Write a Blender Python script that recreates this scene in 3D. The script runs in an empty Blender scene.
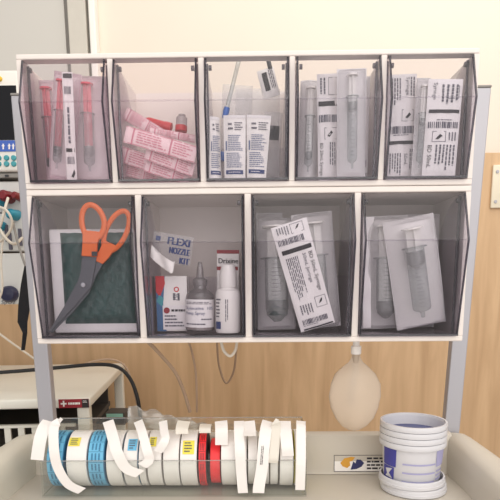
import bpy, bmesh, math, random
from math import sin, cos, pi, radians
from mathutils import Vector, Matrix
random.seed(7)
C = bpy.context.scene.collection
# ------------------------------------------------------------------ camera (cropped photo: lens shifted upward)
F = 560.0; CX, CY = 250.0, 380.0
RB = 1.18                                    # height of the bin rack's bottom edge
CAM = Vector((0.0129, -0.787, RB + 0.0904)); PITCH, YAW, ROLL = 0.1812, -0.0150, -0.0083
fw = Vector((sin(YAW)*cos(PITCH), cos(YAW)*cos(PITCH), -sin(PITCH)))
rt0 = Vector((cos(YAW), -sin(YAW), 0)); up0 = rt0.cross(fw)
rt = cos(ROLL)*rt0 + sin(ROLL)*up0; up = -sin(ROLL)*rt0 + cos(ROLL)*up0
cd = bpy.data.cameras.new('camera'); cam = bpy.data.objects.new('camera', cd); C.objects.link(cam)
cam.matrix_world = Matrix(((rt.x, up.x, -fw.x, CAM.x), (rt.y, up.y, -fw.y, CAM.y), (rt.z, up.z, -fw.z, CAM.z), (0, 0, 0, 1)))
cd.sensor_width = 36; cd.lens = 36*F/500; cd.shift_y = (CY-250)/500; cd.clip_start = .02
bpy.context.scene.camera = cam

def ray(px, py): return rt*((px-CX)/F) + up*(-(py-CY)/F) + fw
def at(px, py, Y):
    d = ray(px, py); return CAM + d*((Y-CAM.y)/d.y)
def atz(px, py, Z):
    d = ray(px, py); return CAM + d*((Z-CAM.z)/d.z)
def mpp(p): return (Vector(p)-CAM).dot(fw)/F

# ------------------------------------------------------------------ materials
def srgb(c):
    return tuple(((v/255)/12.92 if v/255 <= .04045 else ((v/255+.055)/1.055)**2.4) for v in c) + (1,)
MATS = {}
def mat(name, col, rough=.5, metal=0, var=.06, scale=40, bump=0, spec=.5, stretch=(1,1,1), trans=0, emit=0):
    if name in MATS: return MATS[name]
    m = bpy.data.materials.new(name); m.use_nodes = True; N = m.node_tree.nodes; L = m.node_tree.links
    b = N['Principled BSDF']; b.inputs['Roughness'].default_value = rough; b.inputs['Metallic'].default_value = metal
    b.inputs['Specular IOR Level'].default_value = spec
    tc = N.new('ShaderNodeTexCoord'); mp = N.new('ShaderNodeMapping'); mp.inputs['Scale'].default_value = stretch
    nz = N.new('ShaderNodeTexNoise'); nz.inputs['Scale'].default_value = scale; nz.inputs['Detail'].default_value = 4
    L.new(tc.outputs['Object'], mp.inputs['Vector']); L.new(mp.outputs['Vector'], nz.inputs['Vector'])
    c = srgb(col); mx = N.new('ShaderNodeMix'); mx.data_type = 'RGBA'
    mx.inputs[6].default_value = tuple(v*(1-var) for v in c[:3])+(1,); mx.inputs[7].default_value = tuple(min(1, v*(1+var)) for v in c[:3])+(1,)
    L.new(nz.outputs['Fac'], mx.inputs[0]); L.new(mx.outputs[2], b.inputs['Base Color'])
    if bump:
        bp = N.new('ShaderNodeBump'); bp.inputs['Strength'].default_value = bump; bp.inputs['Distance'].default_value = .003
        L.new(nz.outputs['Fac'], bp.inputs['Height']); L.new(bp.outputs['Normal'], b.inputs['Normal'])
    if trans:
        t = N.new('ShaderNodeBsdfTransparent'); t.inputs[0].default_value = tuple(.6+.4*v for v in c[:3])+(1,)
        ms = N.new('ShaderNodeMixShader'); ms.inputs[0].default_value = trans
        out = N['Material Output']; L.new(b.outputs[0], ms.inputs[1]); L.new(t.outputs[0], ms.inputs[2]); L.new(ms.outputs[0], out.inputs[0])
    if emit:
        b.inputs['Emission Color'].default_value = c; b.inputs['Emission Strength'].default_value = emit
    MATS[name] = m; return m

def clear(name, tint, edge, refl=.05, rough=.08, haze=.0, hazecol=(235,232,232), bump=.04):
    """clear plastic: tinted transmission that darkens at grazing angles, plus gloss and a little haze"""
    if name in MATS: return MATS[name]
    m = bpy.data.materials.new(name); m.use_nodes = True; N = m.node_tree.nodes; L = m.node_tree.links
    N.remove(N['Principled BSDF']); out = N['Material Output']
    lw = N.new('ShaderNodeLayerWeight'); lw.inputs[0].default_value = .5
    nz = N.new('ShaderNodeTexNoise'); nz.inputs['Scale'].default_value = 18
    bp = N.new('ShaderNodeBump'); bp.inputs['Strength'].default_value = bump; bp.inputs['Distance'].default_value = .002
    L.new(nz.outputs['Fac'], bp.inputs['Height'])
    mx = N.new('ShaderNodeMix'); mx.data_type = 'RGBA'; mx.inputs[6].default_value = srgb(tint); mx.inputs[7].default_value = srgb(edge)
    pw = N.new('ShaderNodeMath'); pw.operation = 'POWER'; pw.inputs[1].default_value = 3.0; L.new(lw.outputs['Facing'], pw.inputs[0]); L.new(pw.outputs[0], mx.inputs[0])
    t = N.new('ShaderNodeBsdfTransparent'); L.new(mx.outputs[2], t.inputs[0])
    d = N.new('ShaderNodeBsdfDiffuse'); d.inputs[0].default_value = srgb(hazecol)
    m1 = N.new('ShaderNodeMixShader'); m1.inputs[0].default_value = haze; L.new(t.outputs[0], m1.inputs[1]); L.new(d.outputs[0], m1.inputs[2])
    g = N.new('ShaderNodeBsdfGlossy'); g.inputs['Roughness'].default_value = rough; L.new(bp.outputs['Normal'], g.inputs['Normal'])
    fr = N.new('ShaderNodeMath'); fr.operation = 'POWER'; fr.inputs[1].default_value = 5; L.new(lw.outputs['Facing'], fr.inputs[0])
    f2 = N.new('ShaderNodeMath'); f2.operation = 'MULTIPLY_ADD'; f2.inputs[1].default_value = .6; f2.inputs[2].default_value = refl; L.new(fr.outputs[0], f2.inputs[0])
    ge = N.new('ShaderNodeNewGeometry'); nb = N.new('ShaderNodeMath'); nb.operation = 'SUBTRACT'; nb.inputs[0].default_value = 1; L.new(ge.outputs['Backfacing'], nb.inputs[1])
    mul = N.new('ShaderNodeMath'); mul.operation = 'MULTIPLY'; L.new(f2.outputs[0], mul.inputs[0]); L.new(nb.outputs[0], mul.inputs[1])
    m2 = N.new('ShaderNodeMixShader'); L.new(mul.outputs[0], m2.inputs[0]); L.new(m1.outputs[0], m2.inputs[1]); L.new(g.outputs[0], m2.inputs[2])
    L.new(m2.outputs[0], out.inputs[0]); MATS[name] = m; return m

def wood_mat():
    m = bpy.data.materials.new('beech_veneer'); m.use_nodes = True; N = m.node_tree.nodes; L = m.node_tree.links
    b = N['Principled BSDF']; b.inputs['Roughness'].default_value = .5
    tc = N.new('ShaderNodeTexCoord'); mp = N.new('ShaderNodeMapping'); mp.inputs['Scale'].default_value = (9, 9, .8)
    nz = N.new('ShaderNodeTexNoise'); nz.inputs['Scale'].default_value = 3; nz.inputs['Detail'].default_value = 7; nz.inputs['Distortion'].default_value = .6
    cr = N.new('ShaderNodeValToRGB'); e = cr.color_ramp.elements
    e[0].position = .3; e[0].color = srgb((192,156,118)); e[1].position = .7; e[1].color = srgb((220,185,145))
    L.new(tc.outputs['Object'], mp.inputs[0]); L.new(mp.outputs[0], nz.inputs[0]); L.new(nz.outputs['Fac'], cr.inputs[0]); L.new(cr.outputs[0], b.inputs['Base Color'])
    return m

M = dict(
 wall=mat('cream_wall_paint', (236,224,210), .8, var=.02, scale=6),
 door=mat('grey_door_paint', (206,203,197), .6, var=.02, scale=5),
 dgrey=mat('dark_grey_trim', (140,136,132), .6), lgrey=mat('light_grey_trim', (205,200,190), .6), white=mat('white_paint', (246,242,236), .5, var=.02),
 floor=mat('grey_vinyl', (150,145,138), .6), wood=wood_mat(), plate=mat('cream_plate', (232,222,200), .5, var=.03),
 frame=mat('white_abs_plastic', (231,222,217), .45, var=.015, scale=15), alu=mat('grey_aluminium', (178,177,184), .42, .25, var=.03, scale=60, stretch=(1,1,.05)),
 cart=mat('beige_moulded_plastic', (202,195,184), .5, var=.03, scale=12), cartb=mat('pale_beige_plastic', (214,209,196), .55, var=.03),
 paper=mat('medical_paper', (238,234,236), .75, var=.03, scale=90, bump=.15), pinkpaper=mat('pink_paper', (247,222,226), .7, var=.08, scale=60, bump=.2),
 ink=mat('grey_ink', (92,90,104), .8, var=.1), black=mat('black_ink', (44,40,48), .7, var=.1), navy=mat('navy_ink', (44,62,116), .7, var=.1),
 pinkink=mat('magenta_ink', (216,140,158), .7, var=.1), blueink=mat('slate_blue_ink', (104,116,150), .7, var=.1),
 red=mat('red_plastic', (205,48,56), .4), pink=mat('pink_plunger_plastic', (232,92,112), .4, var=.05), rubber=mat('dark_rubber', (46,46,52), .6), greyrub=mat('grey_rubber', (58,70,72), .6),
 bluecap=mat('blue_cap_plastic', (56,104,186), .4), orange=mat('orange_handle_plastic', (228,104,34), .4, var=.04), steel=mat('brushed_steel', (92,93,100), .42, .6, var=.08, scale=80),
 foam=mat('dark_green_foam', (4,62,60), .45, var=.35, scale=120, bump=.4), wplast=mat('white_gloss_plastic', (242,238,236), .3, var=.015),
 tubp=mat('translucent_tub_plastic', (226,226,232), .35, var=.02, trans=.12), tubink=mat('purple_blue_print', (72,72,158), .6, var=.1), tublav=mat('lavender_print', (168,166,206), .6, var=.1),
 tape=mat('white_tape', (240,236,234), .6, var=.03, scale=50), bluetape=mat('blue_tape', (112,188,226), .55, var=.08), redtape=mat('red_tape', (240,44,52), .45, var=.05),
 yell=mat('yellow_label', (236,222,84), .6, var=.06), tail=mat('tape_backing', (240,235,226), .5, var=.03, trans=.22), dkblue=mat('teal_blue_tape_side', (58,120,160), .6, var=.1),
 core=mat('card_core', (190,180,165), .8), bag=mat('beige_latex', (222,206,188), .5, var=.06, scale=25, trans=.36), tube_t=mat('soft_grey_tube', (196,178,160), .5, trans=.2),
 screen=mat('dark_screen', (10,12,20), .15), sblue=mat('screen_blue_bar', (64,100,186), .4), teal=mat('teal_rubber_key', (70,156,166), .5), bezel=mat('white_bezel', (232,228,222), .45, var=.02),
 dev=mat('device_off_white', (206,206,204), .5, var=.04), yellow=mat('yellow_knob', (238,196,40), .4), dred=mat('dark_red_connector', (120,26,36), .4), tealc=mat('teal_connector', (40,140,166), .4),
 cab_k=mat('black_cable', (26,26,28), .5), cab_w=mat('pale_cable', (214,206,194), .5), cab_b=mat('taupe_cable', (176,150,128), .6), nylon=mat('black_nylon', (24,24,30), .85, var=.2, scale=200, bump=.3),
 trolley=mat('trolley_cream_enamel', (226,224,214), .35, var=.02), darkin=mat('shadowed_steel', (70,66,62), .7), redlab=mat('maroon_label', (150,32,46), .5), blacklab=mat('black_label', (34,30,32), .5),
 mint=mat('mint_green_label', (150,204,190), .5), boxblue=mat('box_blue', (62,106,152), .5, var=.1), logo_y=mat('mustard_logo', (216,158,52), .6), logo_b=mat('dark_blue_logo', (40,44,96), .6),
 vial=mat('pale_liquid', (214,196,196), .2, trans=.5), caster=mat('grey_castor', (110,110,112), .6),
)
M['bin'] = clear('smoke_clear_plastic', (245,244,246), (224,220,228), .035, .1, .010, (232,224,228))
M['bin_pinkcast'] = clear('pink_reflection_plastic', (247,244,246), (224,218,226), .035, .1, .018, (236,220,226))  # clear bin plastic with the reflected pink of its contents mixed into the tint
M['edge'] = clear('smoked_plastic_edge', (150,146,158), (70,66,78), .06, .12, .12, (120,116,128))
M['film'] = clear('clear_pouch_film', (246,246,246), (200,200,204), .06, .16, .16, (244,242,245), .5)
M['filmpink'] = clear('rosy_pouch_film', (250,244,246), (215,205,210), .06, .16, .15, (240,232,237), .5)
M['barrel'] = clear('clear_syringe_barrel', (235,238,238), (140,146,150), .10, .1, .12, (205,210,212))
M['acrylic'] = clear('clear_acrylic', (253,254,253), (200,202,200), .03, .06, .03)
M['glass'] = clear('clear_bottle_plastic', (224,222,224), (110,106,112), .08, .06, .08)
M['wrap'] = clear('crumpled_clear_wrap', (236,235,232), (170,168,164), .12, .18, .25, (225,222,216))

# ------------------------------------------------------------------ mesh builder
class MB:
    def __init__(s): s.v = []; s.f = []; s.mi = []
    def add(s, vs, fs, mi=0):
        b = len(s.v); s.v += [tuple(p) for p in vs]; s.f += [tuple(i+b for i in f) for f in fs]; s.mi += [mi]*len(fs); return s
    def box(s, a, b, mi=0):
        x0, y0, z0 = (min(a[i], b[i]) for i in range(3)); x1, y1, z1 = (max(a[i], b[i]) for i in range(3))
        return s.add([(x0,y0,z0),(x1,y0,z0),(x1,y1,z0),(x0,y1,z0),(x0,y0,z1),(x1,y0,z1),(x1,y1,z1),(x0,y1,z1)],
                     [(0,3,2,1),(4,5,6,7),(0,1,5,4),(1,2,6,5),(2,3,7,6),(3,0,4,7)], mi)
    def rbox(s, a, b, r=.002, seg=3, mi=0):
        bm = bmesh.new(); bmesh.ops.create_cube(bm, size=1)
        c = [(a[i]+b[i])/2 for i in range(3)]; d = [abs(b[i]-a[i]) for i in range(3)]
        for v in bm.verts: v.co = Vector((v.co[i]*d[i]+c[i] for i in range(3)))
        bmesh.ops.bevel(bm, geom=bm.edges[:], offset=min(r, min(d)*.49), segments=seg, affect='EDGES', profile=.5)
        return s.bm(bm, mi)
    def bm(s, bm, mi=0):
        bm.verts.index_update(); s.add([v.co.copy() for v in bm.verts], [[v.index for v in f.verts] for f in bm.faces], mi); bm.free(); return s
    def prism(s, poly, axis, a, b, mi=0):
        """poly of 2d points extruded along axis from a to b"""
        def P(u, v, w): return {'x': (w,u,v), 'y': (u,w,v), 'z': (u,v,w)}[axis]
        n = len(poly)
        return s.add([P(u,v,a) for u,v in poly]+[P(u,v,b) for u,v in poly], [tuple(range(n))[::-1], tuple(range(n,2*n))]+[(i,(i+1)%n,(i+1)%n+n,i+n) for i in range(n)], mi)
    def tube(s, pts, r, n=8, mi=0, caps=True):
        pts = [Vector(p) for p in pts]; k = len(pts); rs = r if isinstance(r, (list,tuple)) else [r]*k
        vs = []; nrm = None
        for i, p in enumerate(pts):
            t = (pts[min(i+1,k-1)]-pts[max(i-1,0)]).normalized()
            if nrm is None: nrm = t.orthogonal().normalized()
            nrm = (nrm - t*nrm.dot(t)).normalized(); bn = t.cross(nrm)
            vs += [p+(nrm*cos(2*pi*j/n)+bn*sin(2*pi*j/n))*rs[i] for j in range(n)]
        fs = [(i*n+j, i*n+(j+1)%n, (i+1)*n+(j+1)%n, (i+1)*n+j) for i in range(k-1) for j in range(n)]
        if caps: fs += [tuple(range(n))[::-1], tuple(range((k-1)*n, k*n))]
        return s.add(vs, fs, mi)
    def lathe(s, prof, n=32, axis='z', c=(0,0,0), sx=1, sy=1, mi=0, close=False):
        """prof: (radius, height) pairs"""
        vs = []
        for r, h in prof:
            for j in range(n):
                a = 2*pi*j/n; u, v = r*cos(a)*sx, r*sin(a)*sy
                p = {'z': (u,v,h), 'x': (h,u,v), 'y': (u,h,v)}[axis]
                vs.append((p[0]+c[0], p[1]+c[1], p[2]+c[2]))
        k = len(prof); rng = range(k) if close else range(k-1)
        fs = [(i*n+j, i*n+(j+1)%n, ((i+1)%k)*n+(j+1)%n, ((i+1)%k)*n+j) for i in rng for j in range(n)]
        if not close:
            if prof[0][0] > 1e-6: fs.append(tuple(range(n))[::-1])
            if prof[-1][0] > 1e-6: fs.append(tuple(range((k-1)*n, k*n)))
        return s.add(vs, fs, mi)
    def grid(s, fn, nu, nv, u0=0, u1=1, v0=0, v1=1, mi=0):
        vs = [fn(u0+(u1-u0)*i/nu, v0+(v1-v0)*j/nv) for j in range(nv+1) for i in range(nu+1)]
        w = nu+1
        return s.add(vs, [(j*w+i, j*w+i+1, (j+1)*w+i+1, (j+1)*w+i) for j in range(nv) for i in range(nu)], mi)
    def strip(s, pts, wv, mi=0):
        """ribbon through pts, wv = half width vector (or list)"""
        n = len(pts); W = wv if isinstance(wv, list) else [wv]*n
        vs = []
        for p, w in zip(pts, W): vs += [Vector(p)-Vector(w), Vector(p)+Vector(w)]
        return s.add(vs, [(2*i,2*i+1,2*i+3,2*i+2) for i in range(n-1)], mi)
    def build(s, name, m, parent=None, smooth=False, solid=0, bev=0, sub=0):
        me = bpy.data.meshes.new(name); me.from_pydata(s.v, [], s.f)
        for x in (m if isinstance(m, (list,tuple)) else [m]): me.materials.append(x)
        for p, i in zip(me.polygons, s.mi): p.material_index = i; p.use_smooth = smooth
        bm = bmesh.new(); bm.from_mesh(me); bmesh.ops.recalc_face_normals(bm, faces=bm.faces[:]); bm.to_mesh(me); bm.free()
        if smooth: 
            try: me.set_sharp_from_angle(angle=radians(40))
            except Exception: pass
        o = bpy.data.objects.new(name, me); C.objects.link(o)
        if parent: o.parent = parent
        if solid: q = o.modifiers.new('solid', 'SOLIDIFY'); q.thickness = solid; q.offset = 0
        if bev: q = o.modifiers.new('bevel', 'BEVEL'); q.width = bev; q.segments = 2; q.limit_method = 'ANGLE'
        if sub: q = o.modifiers.new('sub', 'SUBSURF'); q.levels = sub; q.render_levels = sub
        return o
def tag(o, label=None, cat=None, group=None, kind=None):
    for k, v in (('label',label),('category',cat),('group',group),('kind',kind)):
        if v: o[k] = v
    return o
def thing(name, label, cat, loc=(0,0,0), group=None, mw=None):
    o = bpy.data.objects.new(name, None); C.objects.link(o); o.empty_display_size = .02
    if mw is not None: o.matrix_world = mw
    else: o.location = loc
    return tag(o, label, cat, group)
def struct(o): o['kind'] = 'structure'; return o

_tc = {}
def text_geo(txt, off=.0):
    """2d triangles of a line of text, unit size, left aligned"""
    if txt in _tc: return _tc[txt]
    cu = bpy.data.curves.new('t', 'FONT'); cu.body = txt; cu.size = 1; cu.resolution_u = 2; cu.offset = off
    o = bpy.data.objects.new('t', cu); C.objects.link(o)
    dg = bpy.context.evaluated_depsgraph_get(); me = o.evaluated_get(dg).to_mesh()
    vs = [(v.co.x, v.co.y) for v in me.vertices]; fs = [tuple(p.vertices) for p in me.polygons]
    o.evaluated_get(dg).to_mesh_clear(); bpy.data.objects.remove(o); bpy.data.curves.remove(cu)
    w = max([x for x, y in vs] or [1]); _tc[txt] = (vs, fs, w); return _tc[txt]

class Ink:
    """collects print marks in (u,v) metres on a surface fn(u,v)->xyz; several inks by material index"""
    def __init__(s, fn):
        s.base = fn; s.m = MB(); s.n = 0
    def fn(s, u, v): return s.base(u, v)+Vector((0, -1.0e-5*min(s.n, 20), 0))   # later marks lie a hair above earlier ones
    def rect(s, u0, v0, u1, v1, mi=0, n=1, k=1): s.n += 1; s.m.grid(s.fn, n, k, u0, u1, v0, v1, mi); return s
    def poly(s, pts, mi=0): s.n += 1; s.m.add([s.fn(u,v) for u,v in pts], [tuple(range(len(pts)))], mi); return s
    def disc(s, u, v, r, mi=0, n=16, ry=None): return s.poly([(u+r*cos(2*pi*i/n), v+(ry or r)*sin(2*pi*i/n)) for i in range(n)], mi)
    def ring(s, u, v, r, t, mi=0, n=20):
        vs = [s.fn(u+q*cos(2*pi*i/n), v+q*sin(2*pi*i/n)) for q in (r, r-t) for i in range(n)]
        s.m.add(vs, [(i,(i+1)%n,(i+1)%n+n,i+n) for i in range(n)], mi); return s
    def frame(s, u0, v0, u1, v1, t, mi=0):
        s.rect(u0,v0,u1,v0+t,mi); s.rect(u0,v1-t,u1,v1,mi); s.rect(u0,v0,u0+t,v1,mi); s.rect(u1-t,v0,u1,v1,mi); return s
    def text(s, txt, u, v, size, rot=0, mi=0, width=None):
        vs, fs, w = text_geo(txt); k = size; kx = size
        if width: kx = width/w
        c, d = cos(rot), sin(rot)
        s.m.add([s.fn(u+(x*kx*c-y*k*d), v+(x*kx*d+y*k*c)) for x, y in vs], fs, mi); return s
    def lines(s, u0, v0, u1, v1, n, mi=0, vertical=False, fill=.45, rag=.35):
        """blocks of unreadably small print as broken hairlines"""
        rnd = random.Random(int((u0+v0*3+n)*1e5))
        for i in range(n):
            a = (i+.5)/n; L = 1-rag*rnd.random()
            if vertical: c = u0+(u1-u0)*a; h = abs(u1-u0)/n*fill/2; p, q = v1, v1-(v1-v0)*L
            else: c = v1-(v1-v0)*a; h = abs(v1-v0)/n*fill/2; p, q = u0, u0+(u1-u0)*L
            x = p; sgn = 1 if q > p else -1; tot = abs(q-p)
            while abs(x-p) < tot-1e-6:
                l = min(tot*(.08+.16*rnd.random()), tot-abs(x-p)); y = x+sgn*l*.82
                if vertical: s.rect(c-h, min(x,y), c+h, max(x,y), mi)
                else: s.rect(min(x,y), c-h, max(x,y), c+h, mi)
                x += sgn*l
        return s
    def barcode(s, u0, v0, u1, v1, mi=0, n=16):
        rnd = random.Random(int(u0*1e5)+n); x = u0; st = (u1-u0)/n
        for i in range(n):
            s.rect(x, v0, x+st*(.35+.5*rnd.random()), v1, mi); x += st
        return s
    def build(s, mats, parent, name='printing'): return s.m.build(name, mats, parent)
INKS = None
def inks(): return [M['ink'], M['black'], M['navy'], M['pinkink'], M['blueink'], M['red'], M['paper']]

# ------------------------------------------------------------------ pose from photo measurements
def pose(bc, tc, Yb, Yt, wpx, floor=None, yaw=0, slot=None):
    """root matrix with origin at the thing's bottom centre, z toward its top, front facing -y; -> (matrix, width, height)"""
    P0, P1 = at(*bc, Yb), at(*tc, Yt)
    if slot is None and floor is not None and .0 < P0.z < 2:
        slot = min((q for q in S1+S2 if abs(q[2]+.0035-floor) < 1e-6), key=lambda q: abs((q[0]+q[1])/2-(P0.x+P1.x)/2), default=None)
    if slot:
        hw_ = wpx*mpp((P0+P1)/2)/2*1.02; lo, hi = slot[0]+.0058+hw_, slot[1]-.0058-hw_
        if lo > hi: lo = hi = (lo+hi)/2
        P0.x = min(max(P0.x, lo), hi); P1.x = min(max(P1.x, lo), hi); P1.z = min(P1.z, slot[3]-.012)
    if floor is not None: P0 = Vector((P0.x, P0.y, floor+.0012))
    z = (P1-P0).normalized()
    x = (Vector((1,0,0)) - z*z.x).normalized()
    w = wpx*mpp((P0+P1)/2); h = (P1-P0).length
    if yaw:
        Rm = Matrix.Rotation(yaw, 3, z); x = Rm @ x; w = w/max(.2, cos(yaw))
    y = z.cross(x)
    if floor is not None:
        P0 = P0.copy(); P0.z = floor + .0012 + abs(x.z)*w/2; h -= abs(x.z)*w/2
    return Matrix(((x.x,y.x,z.x,P0.x),(x.y,y.y,z.y,P0.y),(x.z,y.z,z.z,P0.z),(0,0,0,1))), w, h

# ================================================================== SETTING
WY = .90
zt = at(483, 156, WY).z                      # top of the timber dado
mb = MB().box((-2.2, WY, 0), (2.2, WY+.1, 2.7)); struct(mb.build('wall_back', M['wall']))
struct(MB().box((-2.2, -2.2, -.05), (2.2, WY+.1, 0)).build('floor', M['floor']))
xd = at(66, 20, WY).x; x2 = at(71, 20, WY).x; x3 = at(89, 20, WY).x; x4 = at(92, 20, WY).x; x5 = at(98.5, 20, WY).x
struct(MB().box((-2.15, WY-.012, .02), (xd, WY, 2.25)).build('door_1', M['door']))
t = bpy.data.objects.new('trim_1', None); C.objects.link(t); struct(t)
MB().box((xd, WY-.006, .0), (x2, WY, 2.3)).build('door_seal', M['dgrey'], t)
MB().rbox((x2, WY-.03, .0), (x3, WY, 2.3), .003).build('door_jamb', M['lgrey'], t)
MB().box((x3, WY-.012, .0), (x4, WY, 2.3)).build('shadow_gap', M['dgrey'], t)
MB().rbox((x4, WY-.035, .0), (x5, WY, 2.3), .004).build('architrave', M['white'], t)
d = struct(MB().rbox((-2.18, WY-.045, .0), (2.18, WY-.036, zt), .002).build('trim_2', M['wood']))
# cream access plate on the dado
p0 = at(489.5, 208.5, WY-.046); p1 = at(512, 165, WY-.046)
pl = thing('wall_plate', 'cream rectangular plate fixed on the timber panelling at the right edge', 'wall plate', ((p0.x+p1.x)/2, WY-.046, p0.z))
hw = (p1.x-p0.x)/2; hh = p1.z-p0.z
MB().rbox((-hw,-.008,0),(hw,0,hh),.003).build('plate', M['plate'], pl, True)
for sx, sz in ((-.55,.84),(-.55,.15),(.55,.84),(.55,.15)):
    MB().lathe([(.0,-.0105),(.004,-.0105),(.005,-.0075)], 12, 'y', (hw*sx, 0, hh*sz)).build('screw', M['alu'], pl, True)

# ================================================================== BIN RACK
zA = RB + .378; zM = at(250, 187.5, 0).z; zB = RB
def housing(name, label, z0, z1, nb, border, bt, bb, div, top_depth=None, back=None):
    r = thing(name, label, 'storage rack', (0, 0, z0)); H = z1-z0; D = .145
    MB().box((-.3,0,H-bt),(.3,top_depth or D,H)).build('top_panel', M['frame'], r, bev=.0015)
    MB().box((-.3,0,0),(.3,D,bb)).build('bottom_panel', M['frame'], r, bev=.0015)
    for sx in (-1,1): MB().box((sx*.3,0,bb),(sx*(.3-border),D,H-bt) if not back else (sx*(.3-border),D,H-bt)).build('side_panel', M['frame'], r, bev=.001)
    w = (.6-2*border-(nb-1)*div)/nb; slots = []; x = -.3+border
    for i in range(nb):
        slots.append((x, x+w, z0+bb, z1-bt))
        if i < nb-1: MB().box((x+w,.0005,bb),(x+w+div,D-.004,H-bt)).build('divider', M['frame'], r, bev=.0008)
        x += w+div
    MB().box((-.3+border,D-.004,bb),(.3-border,D,(back-z0) if back else H-bt)).build('back_panel', M['frame'], r)
    for sx in (-1,1): MB().box((sx*.24,D,H*.35),(sx*.318,D+.0335,H*.65)).build('mounting_bracket', M['alu'], r)
    return slots
S1 = housing('bin_housing', 'white five-compartment bin rack, upper of the two on the grey posts', zM+.0006, zA, 5, .0072, .0068, .0075, .0075, .018)
S2 = housing('bin_housing', 'white four-compartment bin rack with deeper bins, lower of the two on the grey posts', zB, zM, 4, .0075, .008, .0075, .009)

def tilt_bin(slot, label, group, kf, zk, mkey='bin'):
    x0, x1, z0, z1 = slot; g = .0012; w = x1-x0-2*g; H = z1-z0-2*g; t = .0022
    r = thing('tilt_bin', label, 'storage bin', ((x0+x1)/2, 0, z0+g*.5), group); m = M[mkey]
    k = zk-z0-g; hw = w/2; Db = .122
    pr = [(-.004, 0), (-kf, k), (-.003, H)]                              # front profile (y, z)
    fp = [(pr[0][0],0), (pr[1][0],k), (pr[2][0],H), (pr[2][0]+t,H), (pr[1][0]+t*1.1,k), (pr[0][0]+t,0)]
    MB().prism(fp, 'x', -hw, hw).build('front_panel', m, r)
    sp = [(pr[0][0]+t,t), (pr[1][0]+t*1.1,k), (pr[2][0]+t,H), (.02,H), (.06,H*.93), (.10,H*.72), (Db,H*.45), (Db,t)]
    for sx in (-1,1): MB().prism(sp, 'x', sx*hw, sx*(hw-t)).build('side_panel', m, r)
    MB().box((-hw+t,pr[0][0]+t,0),(hw-t,Db,t)).build('base_panel', m, r)
    MB().box((-hw+t,Db-t,t),(hw-t,Db,H*.44)).build('back_panel', m, r)
    # moulded rims: the thick smoky edges down the sides and along the bottom, and the ridge across the front
    e = MB()
    for sx in (-1,1):
        e.tube([(sx*(hw-.0012), y-.0003, z) for y, z in [(-.0035,.001),(-kf*.55,k*.5),(-kf,k),(-kf*.55,k+(H-k)*.5),(-.003,H-.001)]], .0014, 6)
        e.box((sx*hw,.012,t),(sx*(hw-.0035),.0145,H-.002))
    e.box((-hw,-.0055,0),(hw,-.003,.0028))
    e.build('edge_rim', M['edge'], r)
    MB().tube([(-hw+.001,-kf-.0002,k),(hw-.001,-kf-.0002,k)], .0011, 6).build('front_ridge', m, r, True)
    for sx in (-1,1):                                                     # small hinge pegs at the top corners
        MB().lathe([(.0032,0),(.0032,.004)], 10, 'x', (sx*(hw-.0065)-(.002),.007,H-.009)).build('hinge_peg', M['edge'], r, True)
    return r
ZK1 = at(250, 98.5, -.024).z; ZK2 = at(250, 241, -.028).z
l1 = ['first clear bin from the left in the upper rack, holding pink syringes', 'clear bin in the upper rack holding pink paper strip packs',
      'middle clear bin of the upper rack, holding two white sachets upright', 'fourth clear bin from the left in the upper rack, bright glint along its ridge', 'rightmost clear bin of the upper rack, holding two printed paper packs']
for i, s in enumerate(S1): tilt_bin(s, l1[i], 'clear bins of the upper rack', .023, ZK1, 'bin_pinkcast' if i < 2 else 'bin')
l2 = ['large clear bin holding orange scissors, leftmost of the lower rack', 'large clear bin holding bottles and small boxes in the lower rack',
      'large clear bin with one tilted printed syringe pack, lower rack', 'rightmost large clear bin of the lower rack, holding film syringe packs']
for i, s in enumerate(S2): tilt_bin(s, l2[i], 'clear bins of the lower rack', .027, ZK2)
FL1 = S1[0][2]+.0035; FL2 = S2[0][2]+.0035      # inner floors of the bins

# posts behind the rack
CZ = at(380, 474, .14).z                         # cart top surface
for (xb, yb, xt, yt_, wpx, lab) in ((41.3, 360, 18.7, 93, 15, 'grey aluminium upright post at the left behind the racks'), (458.3, 360, 483, 85, 15.5, 'grey aluminium upright post at the right behind the racks')):
    p = at(xb, yb, .18); q_ = at(xt, yt_, .18); w = wpx*mpp(p)/2; k = (q_.x-p.x)/(q_.z-p.z); top = q_.z
    r = thing('support_post', lab, 'post', (p.x-k*p.z, .1885, 0))        # the posts splay out slightly toward the top
    def leg(x0, x1, z0, z1, y, rr): 
        m = MB().rbox((x0,-y,z0),(x1,y,z1), rr); m.v = [(vx+k*vz, vy, vz) for vx,vy,vz in m.v]; return m
    leg(-w,w,0,top-.004,.0095,.002).build('post_tube', M['alu'], r)
    leg(-w-.0006,w+.0006,top-.004,top,.0101,.0015).build('end_cap', M['dgrey'], r)

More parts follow.
